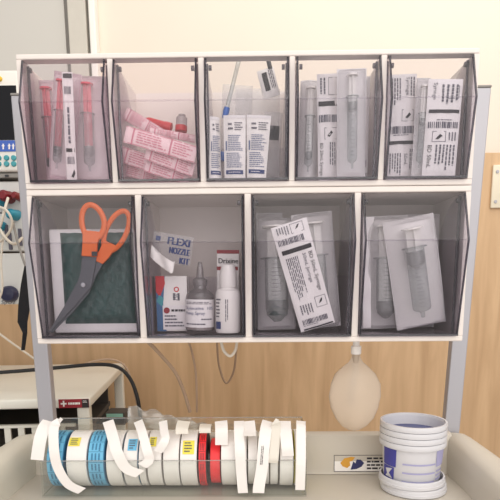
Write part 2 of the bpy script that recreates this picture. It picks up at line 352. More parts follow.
# ================================================================== PACKS
def pouch_fn(w, h, bulge, seed=0, curl=0, top_in=0, off=0):
    """front surface of a sealed pouch, (u in 0..w, v in 0..h)"""
    r = random.Random(seed); a, b, c = r.random()*6, r.random()*6, r.random()*6
    def fn(u, v):
        s, t = u/w, v/h
        m = max(0, sin(pi*min(1,max(0,s))))**.5*max(0, sin(pi*min(1,max(0,t))))**.2
        wr = .0007*sin(9*t+a+3*s)+.0005*sin(15*s+b+5*t)+.0004*sin(23*t+c-9*s)
        return Vector(((u-w/2)*(1-top_in*t), -bulge*m - wr*min(1, m*1.6) + curl*(s-.5)**2 - off, v))
    return fn
def syringe(parent, w, h, dia, plunger, seal, seal_at, axis_off, pull=.55, x=0, length=.8):
    """syringe lying inside a pack: barrel, plunger (> seal), tip"""
    y = axis_off; L = h*length; z0 = (h-L)/2
    r = dia/2
    be = max(.66, .12+pull*.2+.07)
    b = MB().lathe([(r*.22, z0),(r*.25, z0+L*.06),(r*.9, z0+L*.09),(r, z0+L*.11),(r, z0+L*be),(r*1.35, z0+L*(be+.005)),(r*1.35, z0+L*(be+.015)),(r*.9,z0+L*(be+.02))], 20, 'z', (x,y,0))
    b.build('barrel', M['barrel'], parent, True)
    p = MB(); a0, a1 = z0+L*(.12+pull*.2), z0+L
    p.box((x-r*.75,y-.0006,a0),(x+r*.75,y+.0006,a1)).box((x-.0006,y-r*.75,a0),(x+.0006,y+r*.75,a1))
    p.lathe([(r*1.15,a1),(r*1.15,a1+.002)], 18, 'z', (x,y,0)).lathe([(r*.8,a0),(r*.8,a0+.0015)], 16, 'z', (x,y,0))
    po = p.build('plunger', plunger, parent)
    MB().lathe([(r*.3,a0-r*1.5),(r*.92,a0-r*.9),(r*.92,a0+r*.35),(0,a0+r*.35)], 16, 'z', (x,y,0)).build('plunger_seal', seal, po, True)
    k = Ink(lambda u, v: Vector((x+u, y-math.sqrt(max(1e-9, r*r-u*u))-.0003, v)))
    for i in range(12):
        zz = z0+L*(.14+.042*i); k.rect(-r*.45, zz, r*(.1 if i % 2 else .35), zz+.0006, 0, 4)
    k.build([M['ink']], parent, 'graduation_marks')

def paper_print(k, w, h, style):
    if style == 'bd':        # printed face of a large syringe pack
        k.rect(w*.10,h*.735,w*.93,h*.775,1,4); k.barcode(w*.08,h*.82,w*.8,h*.875,0,18)
        k.lines(w*.14,h*.28,w*.5,h*.70,7,0,True); k.text('BD 50mL Syringe', w*.80, h*.71, w*.15, -pi/2, 1, h*.37); k.text('50mL Jeringa', w*.63, h*.71, w*.13, -pi/2, 0, h*.28)
        k.frame(w*.62,h*.19,w*.93,h*.29,w*.012,0); k.poly([(w*.7,h*.22),(w*.78,h*.26),(w*.84,h*.27),(w*.8,h*.235)],1); k.lines(w*.15,h*.14,w*.52,h*.25,5,0,True)
        k.barcode(w*.12,h*.06,w*.85,h*.11,0,18); k.lines(w*.12,h*.045,w*.7,h*.055,1,0); k.rect(w*.1,h*.008,w*.95,h*.022,1,4)
        k.frame(w*.5,h*.90,w*.86,h*.985,w*.012,0); k.poly([(w*.62,h*.93),(w*.7,h*.965),(w*.76,h*.97),(w*.7,h*.94)],1); k.lines(w*.1,h*.9,w*.46,h*.98,5,0,True)
    elif style == 'a':
        k.lines(w*.08,h*.70,w*.45,h*.96,4,0,True); k.text('Syringe', w*.62, h*.97, w*.17, -pi/2, 0, h*.17); k.lines(w*.75,h*.72,w*.95,h*.97,2,0,True)
        k.frame(w*.48,h*.56,w*.9,h*.67,w*.015,0); k.poly([(w*.6,h*.595),(w*.74,h*.64),(w*.8,h*.62),(w*.68,h*.585)],1)
        k.barcode(w*.06,h*.445,w*.94,h*.515,0,16); k.lines(w*.2,h*.425,w*.8,h*.44,1,0); k.rect(w*.05,h*.345,w*.95,h*.378,1,4)
        k.lines(w*.06,h*.03,w*.5,h*.26,5,0,True); k.text('50mL', w*.6, h*.26, w*.17, -pi/2, 0, h*.12); k.lines(w*.78,h*.04,w*.93,h*.3,2,0,True)
    elif style == 'b':
        k.text('Syringe', w*.16, h*.96, w*.15, -pi/2, 0, h*.17); k.lines(w*.36,h*.72,w*.9,h*.94,4,0,True); k.frame(w*.55,h*.80,w*.9,h*.93,w*.015,0)
        k.rect(w*.06,h*.655,w*.95,h*.69,1,4); k.barcode(w*.06,h*.50,w*.95,h*.565,0,16); k.lines(w*.3,h*.575,w*.8,h*.595,1,0)
        k.frame(w*.2,h*.36,w*.6,h*.47,w*.015,0); k.poly([(w*.3,h*.39),(w*.42,h*.44),(w*.5,h*.42),(w*.38,h*.385)],1); k.lines(w*.66,h*.36,w*.92,h*.46,3,0,True)
        k.lines(w*.3,h*.05,w*.92,h*.33,6,0,True); k.text('BD 50mL', w*.1, h*.33, w*.17, -pi/2, 1, h*.24)
    elif style == 'c':
        k.rect(w*.05,h*.70,w*.95,h*.745,1,4); k.barcode(w*.06,h*.55,w*.95,h*.62,0,12); k.frame(w*.3,h*.39,w*.92,h*.50,w*.02,0)
        k.poly([(w*.42,h*.42),(w*.6,h*.47),(w*.68,h*.45),(w*.52,h*.41)],1); k.text('BD 20mL Syringe', w*.1, h*.36, w*.2, -pi/2, 1, h*.31); k.lines(w*.5,h*.06,w*.92,h*.36,4,0,True)
        k.lines(w*.1,h*.78,w*.4,h*.96,2,0,True); k.frame(w*.5,h*.8,w*.92,h*.96,w*.02,0)
    elif style == 'narrow':
        k.rect(w*.1,h*.03,w*.9,h*.085,1,2); k.barcode(w*.1,h*.14,w*.9,h*.21,0,8); k.text('Syringe Luer Lok', w*.28, h*.8, w*.42, -pi/2, 0, h*.5); k.lines(w*.15,h*.84,w*.8,h*.96,2,0,True)
    elif style == 'strip':
        k.rect(w*.1,h*.945,w*.95,h*.985,1,2); k.barcode(w*.2,h*.80,w*.85,h*.87,0,7); k.lines(w*.3,h*.34,w*.7,h*.68,1,0,True,rag=0)
        k.rect(w*.1,h*.265,w*.95,h*.30,1,2); k.barcode(w*.15,h*.15,w*.9,h*.22,0,7); k.poly([(w*.5,h*.03),(w*.8,h*.10),(w*.9,h*.06),(w*.7,h*.02)],1)

def pack(label, group, face, bc, tc, wpx, Yb, Yt, floor, style='a', dia=.5, bulge=.004, plunger='wplast', seal='greyrub', film='film', seed=0, curl=0, pull=.5, yaw=0, syr=True, length=.8, sx=0, name='syringe_pack'):
    mw, w, h = pose(bc, tc, Yb, Yt, wpx, floor, yaw)
    r = thing(name, label, 'syringe pack', group=group, mw=mw)
    if face == 'film':       # clear film toward us, paper behind, syringe between
        d = w*dia; fr = pouch_fn(w, h, d*1.12+.002, seed, curl); bk = lambda u, v: Vector((u-w/2, .0012*sin(v*40+seed)+curl*((u/w)-.5)**2, v))
        MB().grid(bk, 8, 16, 0, w, 0, h).build('paper_backing', M['paper'], r, True)
        if syr: syringe(r, w, h, d, M[plunger], M[seal], .3, -d*.52-.001, pull, sx*w, length)
        MB().grid(fr, 14, 24, 0, w, 0, h).build('film_cover', M[film], r, True)
        e = MB()             # heat-sealed margins all round
        for a, b, c2, d2 in ((0,0,w*.07,h),(w*.93,0,w,h),(w*.07,0,w*.93,h*.035),(w*.07,h*.965,w*.93,h)):
            e.grid(lambda u, v: bk(u, v)+Vector((0,-.0008,0)), 2, 12, a, c2, b, d2)
        e.build('heat_seal', M['paper'] if film == 'film' else M[film], r)
    else:
        fr = pouch_fn(w, h, bulge, seed, curl)
        MB().grid(fr, 10, 20, 0, w, 0, h).build('paper_face', M['paper'], r, True)
        bk = lambda u, v: Vector((u-w/2, bulge*.9*sin(pi*u/w)*sin(pi*v/h)+.0015, v))
        MB().grid(bk, 8, 12, 0, w, 0, h).build('film_cover', M[film], r, True)
        k = Ink(lambda u, v: fr(u, v)+Vector((0,-.0005,0))); paper_print(k, w, h, style); k.build(inks(), r)
    return r
G1, G4, G5, G7, G8 = 'pink syringe packs in the first upper bin', 'syringe packs in the fourth upper bin', 'syringe packs in the rightmost upper bin', 'syringe packs in the third lower bin', 'syringe packs in the rightmost lower bin'
# --- upper bin 1: pink oral syringes
pack('film pack with a pink syringe, leftmost in the first upper bin', G1, 'film', (50,180), (47,68), 30, .044, .040, FL1, dia=.32, plunger='pink', seal='rubber', film='filmpink', seed=1, pull=.2, sx=-.22)
pack('film pack with a pink syringe standing at the right of the first upper bin', G1, 'film', (91,180), (90,71), 39, .030, .026, FL1, dia=.27, plunger='pink', seal='rubber', film='filmpink', seed=2, pull=.75, sx=.02)
pack('white-edged film pack with a pink syringe, half behind the narrow printed strip', G1, 'film', (62,180), (68,69), 27, .020, .012, FL1, dia=.32, plunger='pink', seal='rubber', film='filmpink', seed=3, pull=.6, sx=-.16)
pack('narrow white printed strip pack standing upright among the pink syringes', G1, 'paper', (72,181), (67,72), 10.5, .004, -.004, FL1, style='strip', bulge=.0015, seed=4)
# --- upper bin 4
pack('creased film pack with curled edge, leftmost in the fourth upper bin', G4, 'film', (307,181), (311,73), 20, .050, .055, FL1, dia=.4, seed=11, pull=.5, curl=.02)
pack('printed paper pack with black bar, in the left half of the fourth upper bin', G4, 'paper', (329,181), (328,73), 22, .034, .030, FL1, style='c', seed=12)
pack('film pack showing a syringe with grey seal, centre right in the fourth upper bin', G4, 'film', (351,180), (351.5,69), 29, .016, .013, FL1, dia=.34, seed=13, pull=2.9, length=.84)
pack('slim printed pack squeezed against the right wall of the fourth upper bin', G4, 'paper', (371.5,181), (371.5,76), 12, .044, .042, FL1, style='narrow', bulge=.002, seed=14)
# --- upper bin 5
pack('printed paper pack with barcode above black bar, left in the rightmost upper bin', G5, 'paper', (400,181), (403,65), 28, .040, .036, FL1, style='a', seed=15)
pack('narrow clear film pack with a bent top between the two printed packs', G5, 'film', (417,180), (424,78), 13, .022, .018, FL1, dia=.5, seed=16, pull=2.4)
pack('printed paper pack with black bar above barcode, right in the rightmost upper bin', G5, 'paper', (438,181), (446,79), 34, .012, .006, FL1, style='b', seed=17)
pack('film pack with blue-green seal showing at the back of the rightmost upper bin', G5, 'film', (449,180), (450,62), 30, .088, .088, FL1, dia=.36, seed=18, pull=3.3)
# --- lower bin 3
pack('grey film pack leaning at the left of the third lower bin', G7, 'film', (277,333), (264,218), 38, .056, .062, FL2, dia=.6, seed=21, pull=.25, curl=.02)
pack('film pack leaning behind the printed pack, at the right of the third lower bin', G7, 'film', (334,333), (311,213), 40, .058, .056, FL2, dia=.45, seed=22, pull=.5)
pack('tilted white printed paper syringe pack at the front of the third lower bin', G7, 'paper', (318,332), (287,223), 36, .014, -.002, FL2, style='bd', bulge=.003, seed=23)
pack('film pack standing nearly hidden at the far left back of the third lower bin', G7, 'film', (262,333), (257,213), 26, .086, .088, FL2, dia=.35, seed=24)
# --- lower bin 4
fp_ = pack('film pack with white folded side edge at the left of the rightmost lower bin', G8, 'film', (383,333), (384,216), 46, .060, .058, FL2, dia=.4, seed=31, pull=.2, seal='rubber')
pack('film pack with a dark seal, at the right behind the tilted one, rightmost lower bin', G8, 'film', (440,333), (441,214), 34, .088, .086, FL2, dia=.45, seed=32, pull=2.8, sx=-.1)
pack('tilted film pack with black-sealed syringe at the front of the rightmost lower bin', G8, 'film', (423,333), (407,218), 50, .030, .018, FL2, dia=.36, seed=33, pull=3.0, seal='rubber')

bx = [c for c in fp_.children if c.name.startswith('paper_backing')][0].data; xs = [v.co.x for v in bx.vertices]; hz_ = max(v.co.z for v in bx.vertices); x0_ = min(xs)
MB().grid(lambda u, v: Vector((x0_+u*.011*(1+.5*(v > .8)*(v-.8)*5), -.021-.004*sin(3*v+2)*u-.0015*sin(21*v), .004+v*(hz_-.006))), 4, 24).build('folded_edge', M['paper'], fp_, True)
# --- upper bin 2: pink paper strips, vial, red pen
def strip_pack(label, a, b, hpx, Y, seed):
    """flat pink paper strip pack lying between pixel ends a and b"""
    P0, P1 = at(*a, Y), at(*b, Y+.004); x = (P1-P0).normalized(); y = Vector((0,1,0)); y = (y-x*y.dot(x)).normalized(); z = x.cross(y)
    L = (P1-P0).length; h = hpx*mpp(P0); mw = Matrix(((x.x,y.x,z.x,P0.x),(x.y,y.y,z.y,P0.y),(x.z,y.z,z.z,P0.z),(0,0,0,1)))
    r = thing('strip_pack', label, 'strip pack', group='pink paper strip packs in the second upper bin', mw=mw)
    q = random.Random(seed); a1 = q.random()*6
    fn = lambda u, v: Vector((u, -.0022*sin(pi*min(1,max(0,u/L)))-.0016*sin(pi*min(1,max(0,v/h)))-.0007*sin(60*u/L+a1), v-h/2))
    m = MB().grid(fn, 24, 6, 0, L, 0, h); m.grid(lambda u, v: fn(u,v)*1+Vector((0,.0022+.003*sin(pi*v/h),0)), 24, 6, 0, L, 0, h)
    m.build('paper_wrap', M['pinkpaper'], r, True)
    k = Ink(lambda u, v: fn(u,v)+Vector((0,-.0005,0)))
    k.rect(L*.10,0,L*.125,h,0,1,4); k.rect(L*.63,0,L*.655,h,0,1,4); k.lines(L*.17,h*.15,L*.6,h*.88,5,0); k.lines(L*.68,h*.15,L*.95,h*.88,5,0); k.rect(0,h*.02,L,h*.06,0,12); k.rect(0,h*.94,L,h*.98,0,12)
    k.build([M['pinkink']], r)
f2 = S1[1]
strip_pack('pale pink strip pack low at the left, behind the others in the pink bin', (121,168), (158,178), 12, .050, 1)
strip_pack('pink strip pack pointing up to the left corner of the pink bin', (125,113), (160,134), 12, .050, 2)
strip_pack('lilac-pink strip pack, second lowest at the left of the pink bin', (121,154), (170,171), 15, .034, 3)
strip_pack('lowest pink strip pack, angled to the front right corner of the pink bin', (146,164), (190,179), 14, .024, 4)
strip_pack('pink strip pack running under the topmost one in the pink bin', (146,152), (194,170), 14, .014, 5)
strip_pack('topmost pink strip pack lying across the others in the pink bin', (125,134), (196,155), 16, .003, 6)
strip_pack('thin pink strip pack lying flat just under the red pen', (150,131), (195,139), 7, .036, 7)
# red pen
P0, P1 = at(146,121,.062), at(172,128,.060); dv = (P1-P0); pn = thing('marker_pen', 'red pen-like rod lying on the pink strip packs', 'pen', P0)
R_ = 4.2*mpp(P0)
MB().tube([(0,0,0), dv*.1, dv*.72], [R_*.75, R_, R_], 12).build('pen_body', M['red'], pn, True)
MB().tube([dv*.72, dv*.97, dv], [R_*1.12, R_*1.1, R_*.7], 12).build('pen_cap', M['red'], pn, True)
# clear vial with red base
mw, w, h = pose((181,132),(182,115),.050,.052,12); v = thing('sample_vial', 'small clear vial with red bottom resting on the pink packs', 'vial', mw=mw)
MB().lathe([(w*.42,h*.32),(w*.46,h*.36),(w*.46,h*.82),(w*.3,h*.9),(w*.3,h)], 20).build('vial_body', M['glass'], v, True)
MB().lathe([(w*.44,0),(w*.5,h*.03),(w*.5,h*.34),(w*.4,h*.36)], 20).build('red_stopper', M['red'], v, True)

# --- upper bin 3
def sachet(label, bc, tc, wt, wb, Yb, Yt, yaw=0, group='white sachets in the middle upper bin', seed=0):
    mw, w, h = pose(bc, tc, Yb, Yt, wt, FL1, yaw); r = thing('sachet', label, 'sachet', group=group, mw=mw); tp = wb/wt
    def fn(u, v): 
        t = v/h; s = u/w; k = tp+(1-tp)*t
        return Vector(((u-w/2)*k, -.004*sin(pi*min(1,max(0,s)))*(1-.7*t**3)-.0008*sin(7*t+seed), v))
    m = MB().grid(fn, 10, 16, 0, w, 0, h); m.grid(lambda u, v: Vector((fn(u,v).x, .0012-fn(u,v).y*.6, v)), 10, 8, 0, w, 0, h)
    m.build('sachet_body', M['wplast'], r, True)
    MB().grid(lambda u, v: fn(u,v)+Vector((0,-.0006,0)), 8, 2, 0, w, h*.955, h).build('crimped_seal', M['paper'], r)
    k = Ink(lambda u, v: fn(u,v)+Vector((0,-.0006,0)))
    k.rect(w*.08,h*.07,w*.9,h*.135,2,8); k.lines(w*.2,h*.09,w*.8,h*.115,1,6)
    k.lines(w*.12,h*.17,w*.88,h*.42,8,4,rag=.3); k.lines(w*.2,h*.44,w*.9,h*.7,9,4); k.rect(w*.08,h*.45,w*.15,h*.6,4)
    k.lines(w*.5,h*.76,w*.92,h*.9,4,0); k.lines(w*.2,h*.76,w*.44,h*.9,2,0)
    k.build(inks(), r); return r
sachet('left white printed sachet of the two upright at the front of the middle upper bin', (235,181), (234.5,115.5), 22, 21, .010, .006)
sachet('right white printed sachet of the two upright at the front of the middle upper bin', (256.5,181), (259,115.5), 24, 19, .010, .006, seed=2)
sachet('white sachet turned edge-on at the left of the middle upper bin', (211,181), (214,117), 9, 12, .012, .012, yaw=.5, seed=3)
def soft_bag(name, label, bc, tc, wpx, Y, cat, group=None, text=None, cap=None, seed=0, bulge=.006, floor=None, dark=None):
    mw, w, h = pose(bc, tc, Y, Y, wpx, floor); r = thing(name, label, cat, group=group, mw=mw); fn = pouch_fn(w, h, bulge, seed)
    q = random.Random(seed); f2_ = lambda u, v: fn(u,v)+Vector((0,.0012*sin(90*u/w*.2+seed)*sin(26*v/h),0))
    m = MB().grid(f2_, 14, 14, 0, w, 0, h); m.grid(lambda u, v: Vector((u-w/2, .002, v)), 6, 6, 0, w, 0, h)
    m.build('bag_film', M['film'], r, True)
    if text:
        k = Ink(lambda u, v: f2_(u,v)+Vector((0,-.0007,0))); text(k, w, h); k.build(inks(), r)
    if cap: MB().lathe([(.0,-.006),(.005,-.006),(.005,.004),(.0035,.006)], 16, 'z', (w*cap[0]-w/2, -bulge*.5, h*cap[1])).build('blue_cap', M['bluecap'], r, True)
    return r
def tx_small(k, w, h): k.rect(w*.18,h*.25,w*.82,h*.72,1,4); k.lines(w*.2,h*.78,w*.9,h*.95,3,0)
def tx_label(k, w, h): k.rect(w*.1,h*.05,w*.9,h*.95,6,4,4)
soft_bag('clear_bag', 'clear bag with a blue cap at the left back of the middle upper bin', (232,150), (238,84), 30, .070, 'bag', 'clear bags at the back of the middle upper bin', cap=(.1,.28), seed=1, floor=FL1)
soft_bag('clear_bag', 'large clear crumpled bag behind the two white sachets', (256,150), (258,88), 44, .086, 'bag', 'clear bags at the back of the middle upper bin', seed=2, bulge=.012, floor=FL1)
soft_bag('clear_bag', 'clear bag with a dark printed square at the right of the middle upper bin', (270,172), (281,112), 18, .054, 'bag', 'clear bags at the back of the middle upper bin', text=lambda k,w,h: k.rect(w*.2,h*.6,w*.85,h*.8,1,4,3), seed=3, floor=FL1)
mw, w, h = pose((272,97),(265,69),.040,.040,17); r = thing('printed_packet', 'small white packet with dark print leaning high at the right of the middle upper bin', 'packet', mw=mw)
fn = pouch_fn(w,h,.003,5); MB().grid(fn,8,8,0,w,0,h).grid(lambda u,v: Vector((u-w/2,.002,v)),2,2,0,w,0,h).build('packet_body', M['wplast'], r, True)
k = Ink(lambda u,v: fn(u,v)+Vector((0,-.0006,0))); k.rect(w*.22,h*.22,w*.52,h*.86,1,2,4); k.lines(w*.6,h*.2,w*.9,h*.9,3,0,True); k.build(inks(), r)
MB().lathe([(.0,0),(.003,0),(.003,.010),(.002,.012)],12,'z',(w*.3,-.001,h-.002)).build('dark_cap', M['rubber'], r, True)
P0, P1 = at(226,112,.030), at(239,60,.034); r = thing('plastic_tube', 'long thin clear tube leaning in the middle upper bin', 'tube', P0)
dv = P1-P0; R_ = 2.0*mpp(P0)
MB().tube([(0,0,0),dv*.5,dv], R_, 10).build('tube_wall', M['barrel'], r, True)
MB().tube([dv*-.12,(0,0,0),dv*.08],[R_*1.2,R_*1.6,R_*1.5],10).build('tip_cap', M['bluecap'], r, True)

# ================================================================== LOWER BIN 1: foam pack and scissors
mw, w, h = pose((88,333),(87,229),.034,.036,87,FL2); r = thing('foam_pack', 'clear-wrapped pack of dark green foam behind the orange scissors', 'foam pack', mw=mw)
MB().rbox((-w/2,-.001,0),(w/2,.004,h),.002).build('paper_tray', M['paper'], r, True)
fx0, fx1, fz0, fz1 = -w*.37, w*.46, h*.09, h*.965
m = MB()
def foam(u, v):
    s, t = (u-fx0)/(fx1-fx0), (v-fz0)/(fz1-fz0); e = min(1, 9*min(s,1-s,t,1-t)+.0)
    return Vector((u, -.001-.010*math.sqrt(max(0,e))-.0008*sin(40*s)*sin(33*t), v))
m.grid(foam, 24, 24, fx0, fx1, fz0, fz1); m.build('foam_pad', M['foam'], r, True)
wrapf = lambda u, v: Vector((u-w/2, -.0022-.0125*math.sqrt(max(0,min(1,14*min(u/w,1-u/w,v/h,1-v/h))))-.0010*sin(50*u/w+9*v/h)*sin(37*v/h), v))
MB().grid(wrapf, 48, 48, 0, w, 0, h).build('clear_wrap', clear('thin_clear_wrap',(253,253,253),(228,230,229),.02,.22,.0), r, True)

def scissors():
    # local pixel frame on a slanted plane near the front of the bin
    Y = .0022
    P = lambda x, y, o=0: at(x, y, Y+o-(337-y)*.00001)
    tip = P(48,332); r = thing('scissors', 'orange-handled steel scissors leaning point down in the lower left bin', 'scissors', tip)
    L = lambda x, y, o=0: P(x,y,o)-tip
    def blade(pts_a, pts_b, o, th, name):
        m = MB(); n = len(pts_a); A = [L(x,y,o) for x,y in pts_a]; B = [L(x,y,o) for x,y in pts_b]; T = Vector((0,th,0))
        m.add(A+B+[p+T for p in A]+[p+T for p in B], [(i,i+1,n+i+1,n+i) for i in range(n-1)]+[(2*n+i,3*n+i,3*n+i+1,2*n+i+1) for i in range(n-1)]
              +[(i,2*n+i,2*n+i+1,i+1) for i in range(n-1)]+[(n+i,n+i+1,3*n+i+1,3*n+i) for i in range(n-1)]+[(0,n,3*n,2*n),(n-1,3*n-1,4*n-1,2*n-1)])
        return m.build(name, M['steel'], r, bev=.0004)
    # blade from left handle: down shank to pivot then to tip
    blade([(82,254),(80.5,272),(77,284),(63,308),(49,331)], [(97,255),(94.5,270),(91,287),(74,307),(50,332)], 0, .0018, 'blade')
    blade([(95,250),(84,270),(75,286),(62,310),(50,332)], [(104,262),(96,276),(89,293),(72,313),(52,333)], .0024, .0018, 'blade')
    pv = L(83,285,-.0014); MB().lathe([(0,-.001),(.0028,-.0008),(.0034,.0006)],16,'y',pv).build('pivot_screw', M['alu'], r, True)
    def handle(loop, stem_pts, rads, o):
        m = MB(); n = len(loop)
        cl = [L(x,y,o) for x,y in loop]; cl.append(cl[0]); 
        # thick flat ring
        cx = sum((p for p in cl[:-1]), Vector())/n
        inner = []; outer = []
        for i in range(n):
            t = (cl[(i+1)%n]-cl[i-1]).normalized(); nn = Vector((t.z,0,-t.x)); 
            if nn.dot(cl[i]-cx) < 0: nn = -nn
            outer.append(cl[i]+nn*rads[0]); inner.append(cl[i]-nn*rads[0])
        T = Vector((0,rads[1],0))
        rings = [[p-T*.5 for p in inner],[p*.0+(a+b)/2-T for p,a,b in zip(inner,inner,outer)],[p-T*.5 for p in outer],[p+T*.5 for p in outer],[(a+b)/2+T for a,b in zip(inner,outer)],[p+T*.5 for p in inner]]
        vs = [p for q in rings for p in q]; k = len(rings)
        m.add(vs, [(i*n+j, i*n+(j+1)%n, ((i+1)%k)*n+(j+1)%n, ((i+1)%k)*n+j) for i in range(k) for j in range(n)])
        A = [L(x,y,o) for x,y in stem_pts[0]]; B = [L(x,y,o) for x,y in stem_pts[1]]; n2 = len(A); T = Vector((0,rads[1]*.9,0))
        vs = [p-T for p in A]+[p-T for p in B]+[p+T for p in A]+[p+T for p in B]; n = n2
        m.add(vs, [(i,i+1,n+i+1,n+i) for i in range(n-1)]+[(2*n+i,3*n+i,3*n+i+1,2*n+i+1) for i in range(n-1)]+[(i,2*n+i,2*n+i+1,i+1) for i in range(n-1)]
              +[(n+i,n+i+1,3*n+i+1,3*n+i) for i in range(n-1)]+[(0,n,3*n,2*n),(n-1,3*n-1,4*n-1,2*n-1)])
        m.build('handle', M['orange'], r, bev=.0008)
    handle([(93+11.2*cos(a)-1.5*sin(a), 222-17*sin(a)+2*cos(a)*sin(a)) for a in [2*pi*i/28 for i in range(28)]],
           ([(83,230),(83,242),(82,256)],[(102,232),(97.5,244),(97,257)]), (.0037,.0032), -.0015)
    ca, sa = cos(.42), sin(.42)
    handle([(116.5+ (10.2*cos(a))*ca+(21.5*sin(a))*sa, 231 + (10.2*cos(a))*sa*.9-(21.5*sin(a))*ca) for a in [2*pi*i/28 for i in range(28)]],
           ([(104,240),(100,250),(93.5,260)],[(117,246),(109,258),(103,264)]), (.0034,.0032), .0034)
    MB().box(L(91.5,251.5,-.0072), L(97.5,256,-.006)).build('stop_lug', M['rubber'], r)
scissors()

# ================================================================== LOWER BIN 2: boxes, bag, bottles
def carton(name, label, bc, tc, wpx, depth, Y, panels, cat='box', extra=None, yaw=0, side=None):
    mw, w, h = pose(bc, tc, Y, Y, wpx, FL2, yaw); r = thing(name, label, cat, mw=mw)
    MB().rbox((-w/2,0,0),(w/2,depth,h),.0008,2).build('carton', side or M['wplast'], r)
    k = Ink(lambda u, v: Vector((u-w/2,-.0006,v))); panels(k, w, h); return r, w, h, k
def pb(k, w, h):
    k.poly([(0,0),(w*.30,0),(w*.22,h*.5),(w*.30,h),(0,h)],0); k.poly([(0,h*.72),(w*.12,h*.62),(w*.3,h*.86),(w*.28,h),(0,h)],2); k.poly([(0,h*.55),(w*.18,h*.45),(w*.25,h*.6),(w*.1,h*.66)],5)
    k.ring(w*.66,h*.76,w*.085,w*.035,2); k.lines(w*.5,h*.55,w*.8,h*.69,2,3,True)
    k.text('SU', w*.60, h*.69, w*.2, -pi/2, 3)
r, w, h, k = carton('medicine_carton', 'blue white and red carton with a white label, left in the bottle bin', (171.5,334), (170.5,276), 31, .022, .050, pb)
k.m.build('printing', [M['boxblue'],M['paper'],M['red'],M['ink'],M['black'],M['teal']], r)
lb = MB().grid(lambda u,v: Vector((u,-.0012,v)),2,2,-w*.30,w*.52,h*.03,h*.47).build('white_label', M['paper'], r)
k = Ink(lambda u,v: Vector((u,-.0017,v))); k.disc(-w*.17,h*.38,w*.1,0); k.lines(-w*.02,h*.355,w*.48,h*.405,1,1,fill=.8,rag=0); k.lines(-w*.24,h*.07,w*.45,h*.31,4,2,rag=.6); k.m.build('label_printing', [M['redlab'],M['black'],M['ink']], lb)
def pd(k, w, h):
    k.rect(0,h*.955,w,h,1); k.text('Drixine', w*.05, h*.835, w*.33, 0, 3, w*.9); k.text('Drixine', w*.065, h*.835, w*.33, 0, 3, w*.9); k.rect(w*.0,h*.75,w*.95,h*.795,1); k.lines(w*.1,h*.1,w*.9,h*.42,4,2)
r, w, h, k = carton('nasal_spray_carton', 'white carton with bold black name and dark red trim, behind the white bottle', (228,333), (228,250), 22, .025, .070, pd)
k.m.build('printing', [M['boxblue'],M['redlab'],M['ink'],M['black']], r)
# clear pump bottle with paper label
mw, w, h = pose((200,334),(200,262),.040,.040,29,FL2); r = thing('pump_bottle', 'clear pump spray bottle with white label beside the white bottle', 'bottle', mw=mw); q = w/2
MB().lathe([(0,.001),(q*.9,.001),(q,h*.03),(q,h*.46),(q*.92,h*.54),(q*.45,h*.62),(q*.42,h*.66)],28).build('bottle_body', M['glass'], r, True)
MB().lathe([(q*.94,.003),(q*.95,h*.05),(q*.95,h*.30),(0,h*.30)],24).build('liquid', M['vial'], r, True)
MB().lathe([(q*.48,h*.66),(q*.5,h*.68),(q*.5,h*.75),(q*.25,h*.78),(q*.22,h*.9),(q*.12,h)],20).build('pump_head', M['glass'], r, True)
cyl = lambda rad: (lambda u, v: Vector((rad*sin(u/rad), -rad*cos(u/rad), v)))
lb = MB().grid(cyl(q*1.012),20,2,-q*1.45,q*1.45,h*.07,h*.47).build('paper_label', M['paper'], r, True)
k = Ink(cyl(q*1.03)); k.lines(-q*1.0,h*.40,q*1.1,h*.44,2,1); k.text('Xylocaine  10%', -q*1.05, h*.325, q*.30, 0, 0, q*2.2); k.text('Pump Spray', -q*1.05, h*.255, q*.30, 0, 0, q*1.5); k.lines(q*.2,h*.17,q*1.1,h*.21,1,1); k.lines(-q*1.0,h*.1,q*.9,h*.14,1,1)
k.m.build('label_printing', [M['navy'],M['ink']], lb)
# white squeeze bottle
mw, w, h = pose((228,334.5),(228,265),.024,.024,25,FL2); r = thing('squeeze_bottle', 'opaque white plastic bottle with tapered white cap in the bottle bin', 'bottle', mw=mw); q = w/2
MB().lathe([(0,0),(q*.93,0),(q,h*.025),(q,h*.56),(q*.93,h*.62),(q*.62,h*.66),(q*.62,h*.68)],28).build('bottle_body', M['wplast'], r, True)
MB().lathe([(q*.68,h*.68),(q*.68,h*.85),(q*.60,h*.93),(q*.52,h),(0,h)],24).build('cap', M['wplast'], r, True)
k = Ink(cyl(q*1.012)); k.lines(-q*1.15,h*.22,-q*.35,h*.52,6,0,rag=.5); k.rect(-q*1.2,h*.06,-q*.55,h*.17,1,5); k.lines(-q*.2,h*.1,q*.1,h*.5,2,0,True)
k.build([M['ink'],M['navy']], r)
# clear bag reading FLEXI NOZZLE KIT + white crumple
def tx_flex(k, w, h):
    for e in (0, .012, .024): k.text('FLEXI', w*(.36+e), h*.64, h*.36, .0, 2, w*.56); k.text('NOZZLE', w*(.44+e), h*.34, h*.31, 0, 2, w*.5); k.text('KIT', w*(.72+e), h*.03, h*.31, 0, 2, w*.24)
    k.rect(w*.08,h*.7,w*.2,h*.86,2)
mw, w, h = pose((170,263),(167,234),.030,.030,40)
Rz = Matrix.Rotation(.24, 4, 'Y'); r = thing('nozzle_kit_bag', 'clear bag with navy lettering lying above the cartons in the bottle bin', 'bag', mw=mw @ Rz); fn = pouch_fn(w,h,.005,9)
MB().grid(fn,14,10,0,w,0,h).grid(lambda u,v: Vector((u-w/2,.003,v)),4,4,0,w,0,h).build('bag_film', M['film'], r, True)
k = Ink(lambda u,v: fn(u,v)+Vector((0,-.0007,0))); tx_flex(k,w,h); k.build(inks(), r)
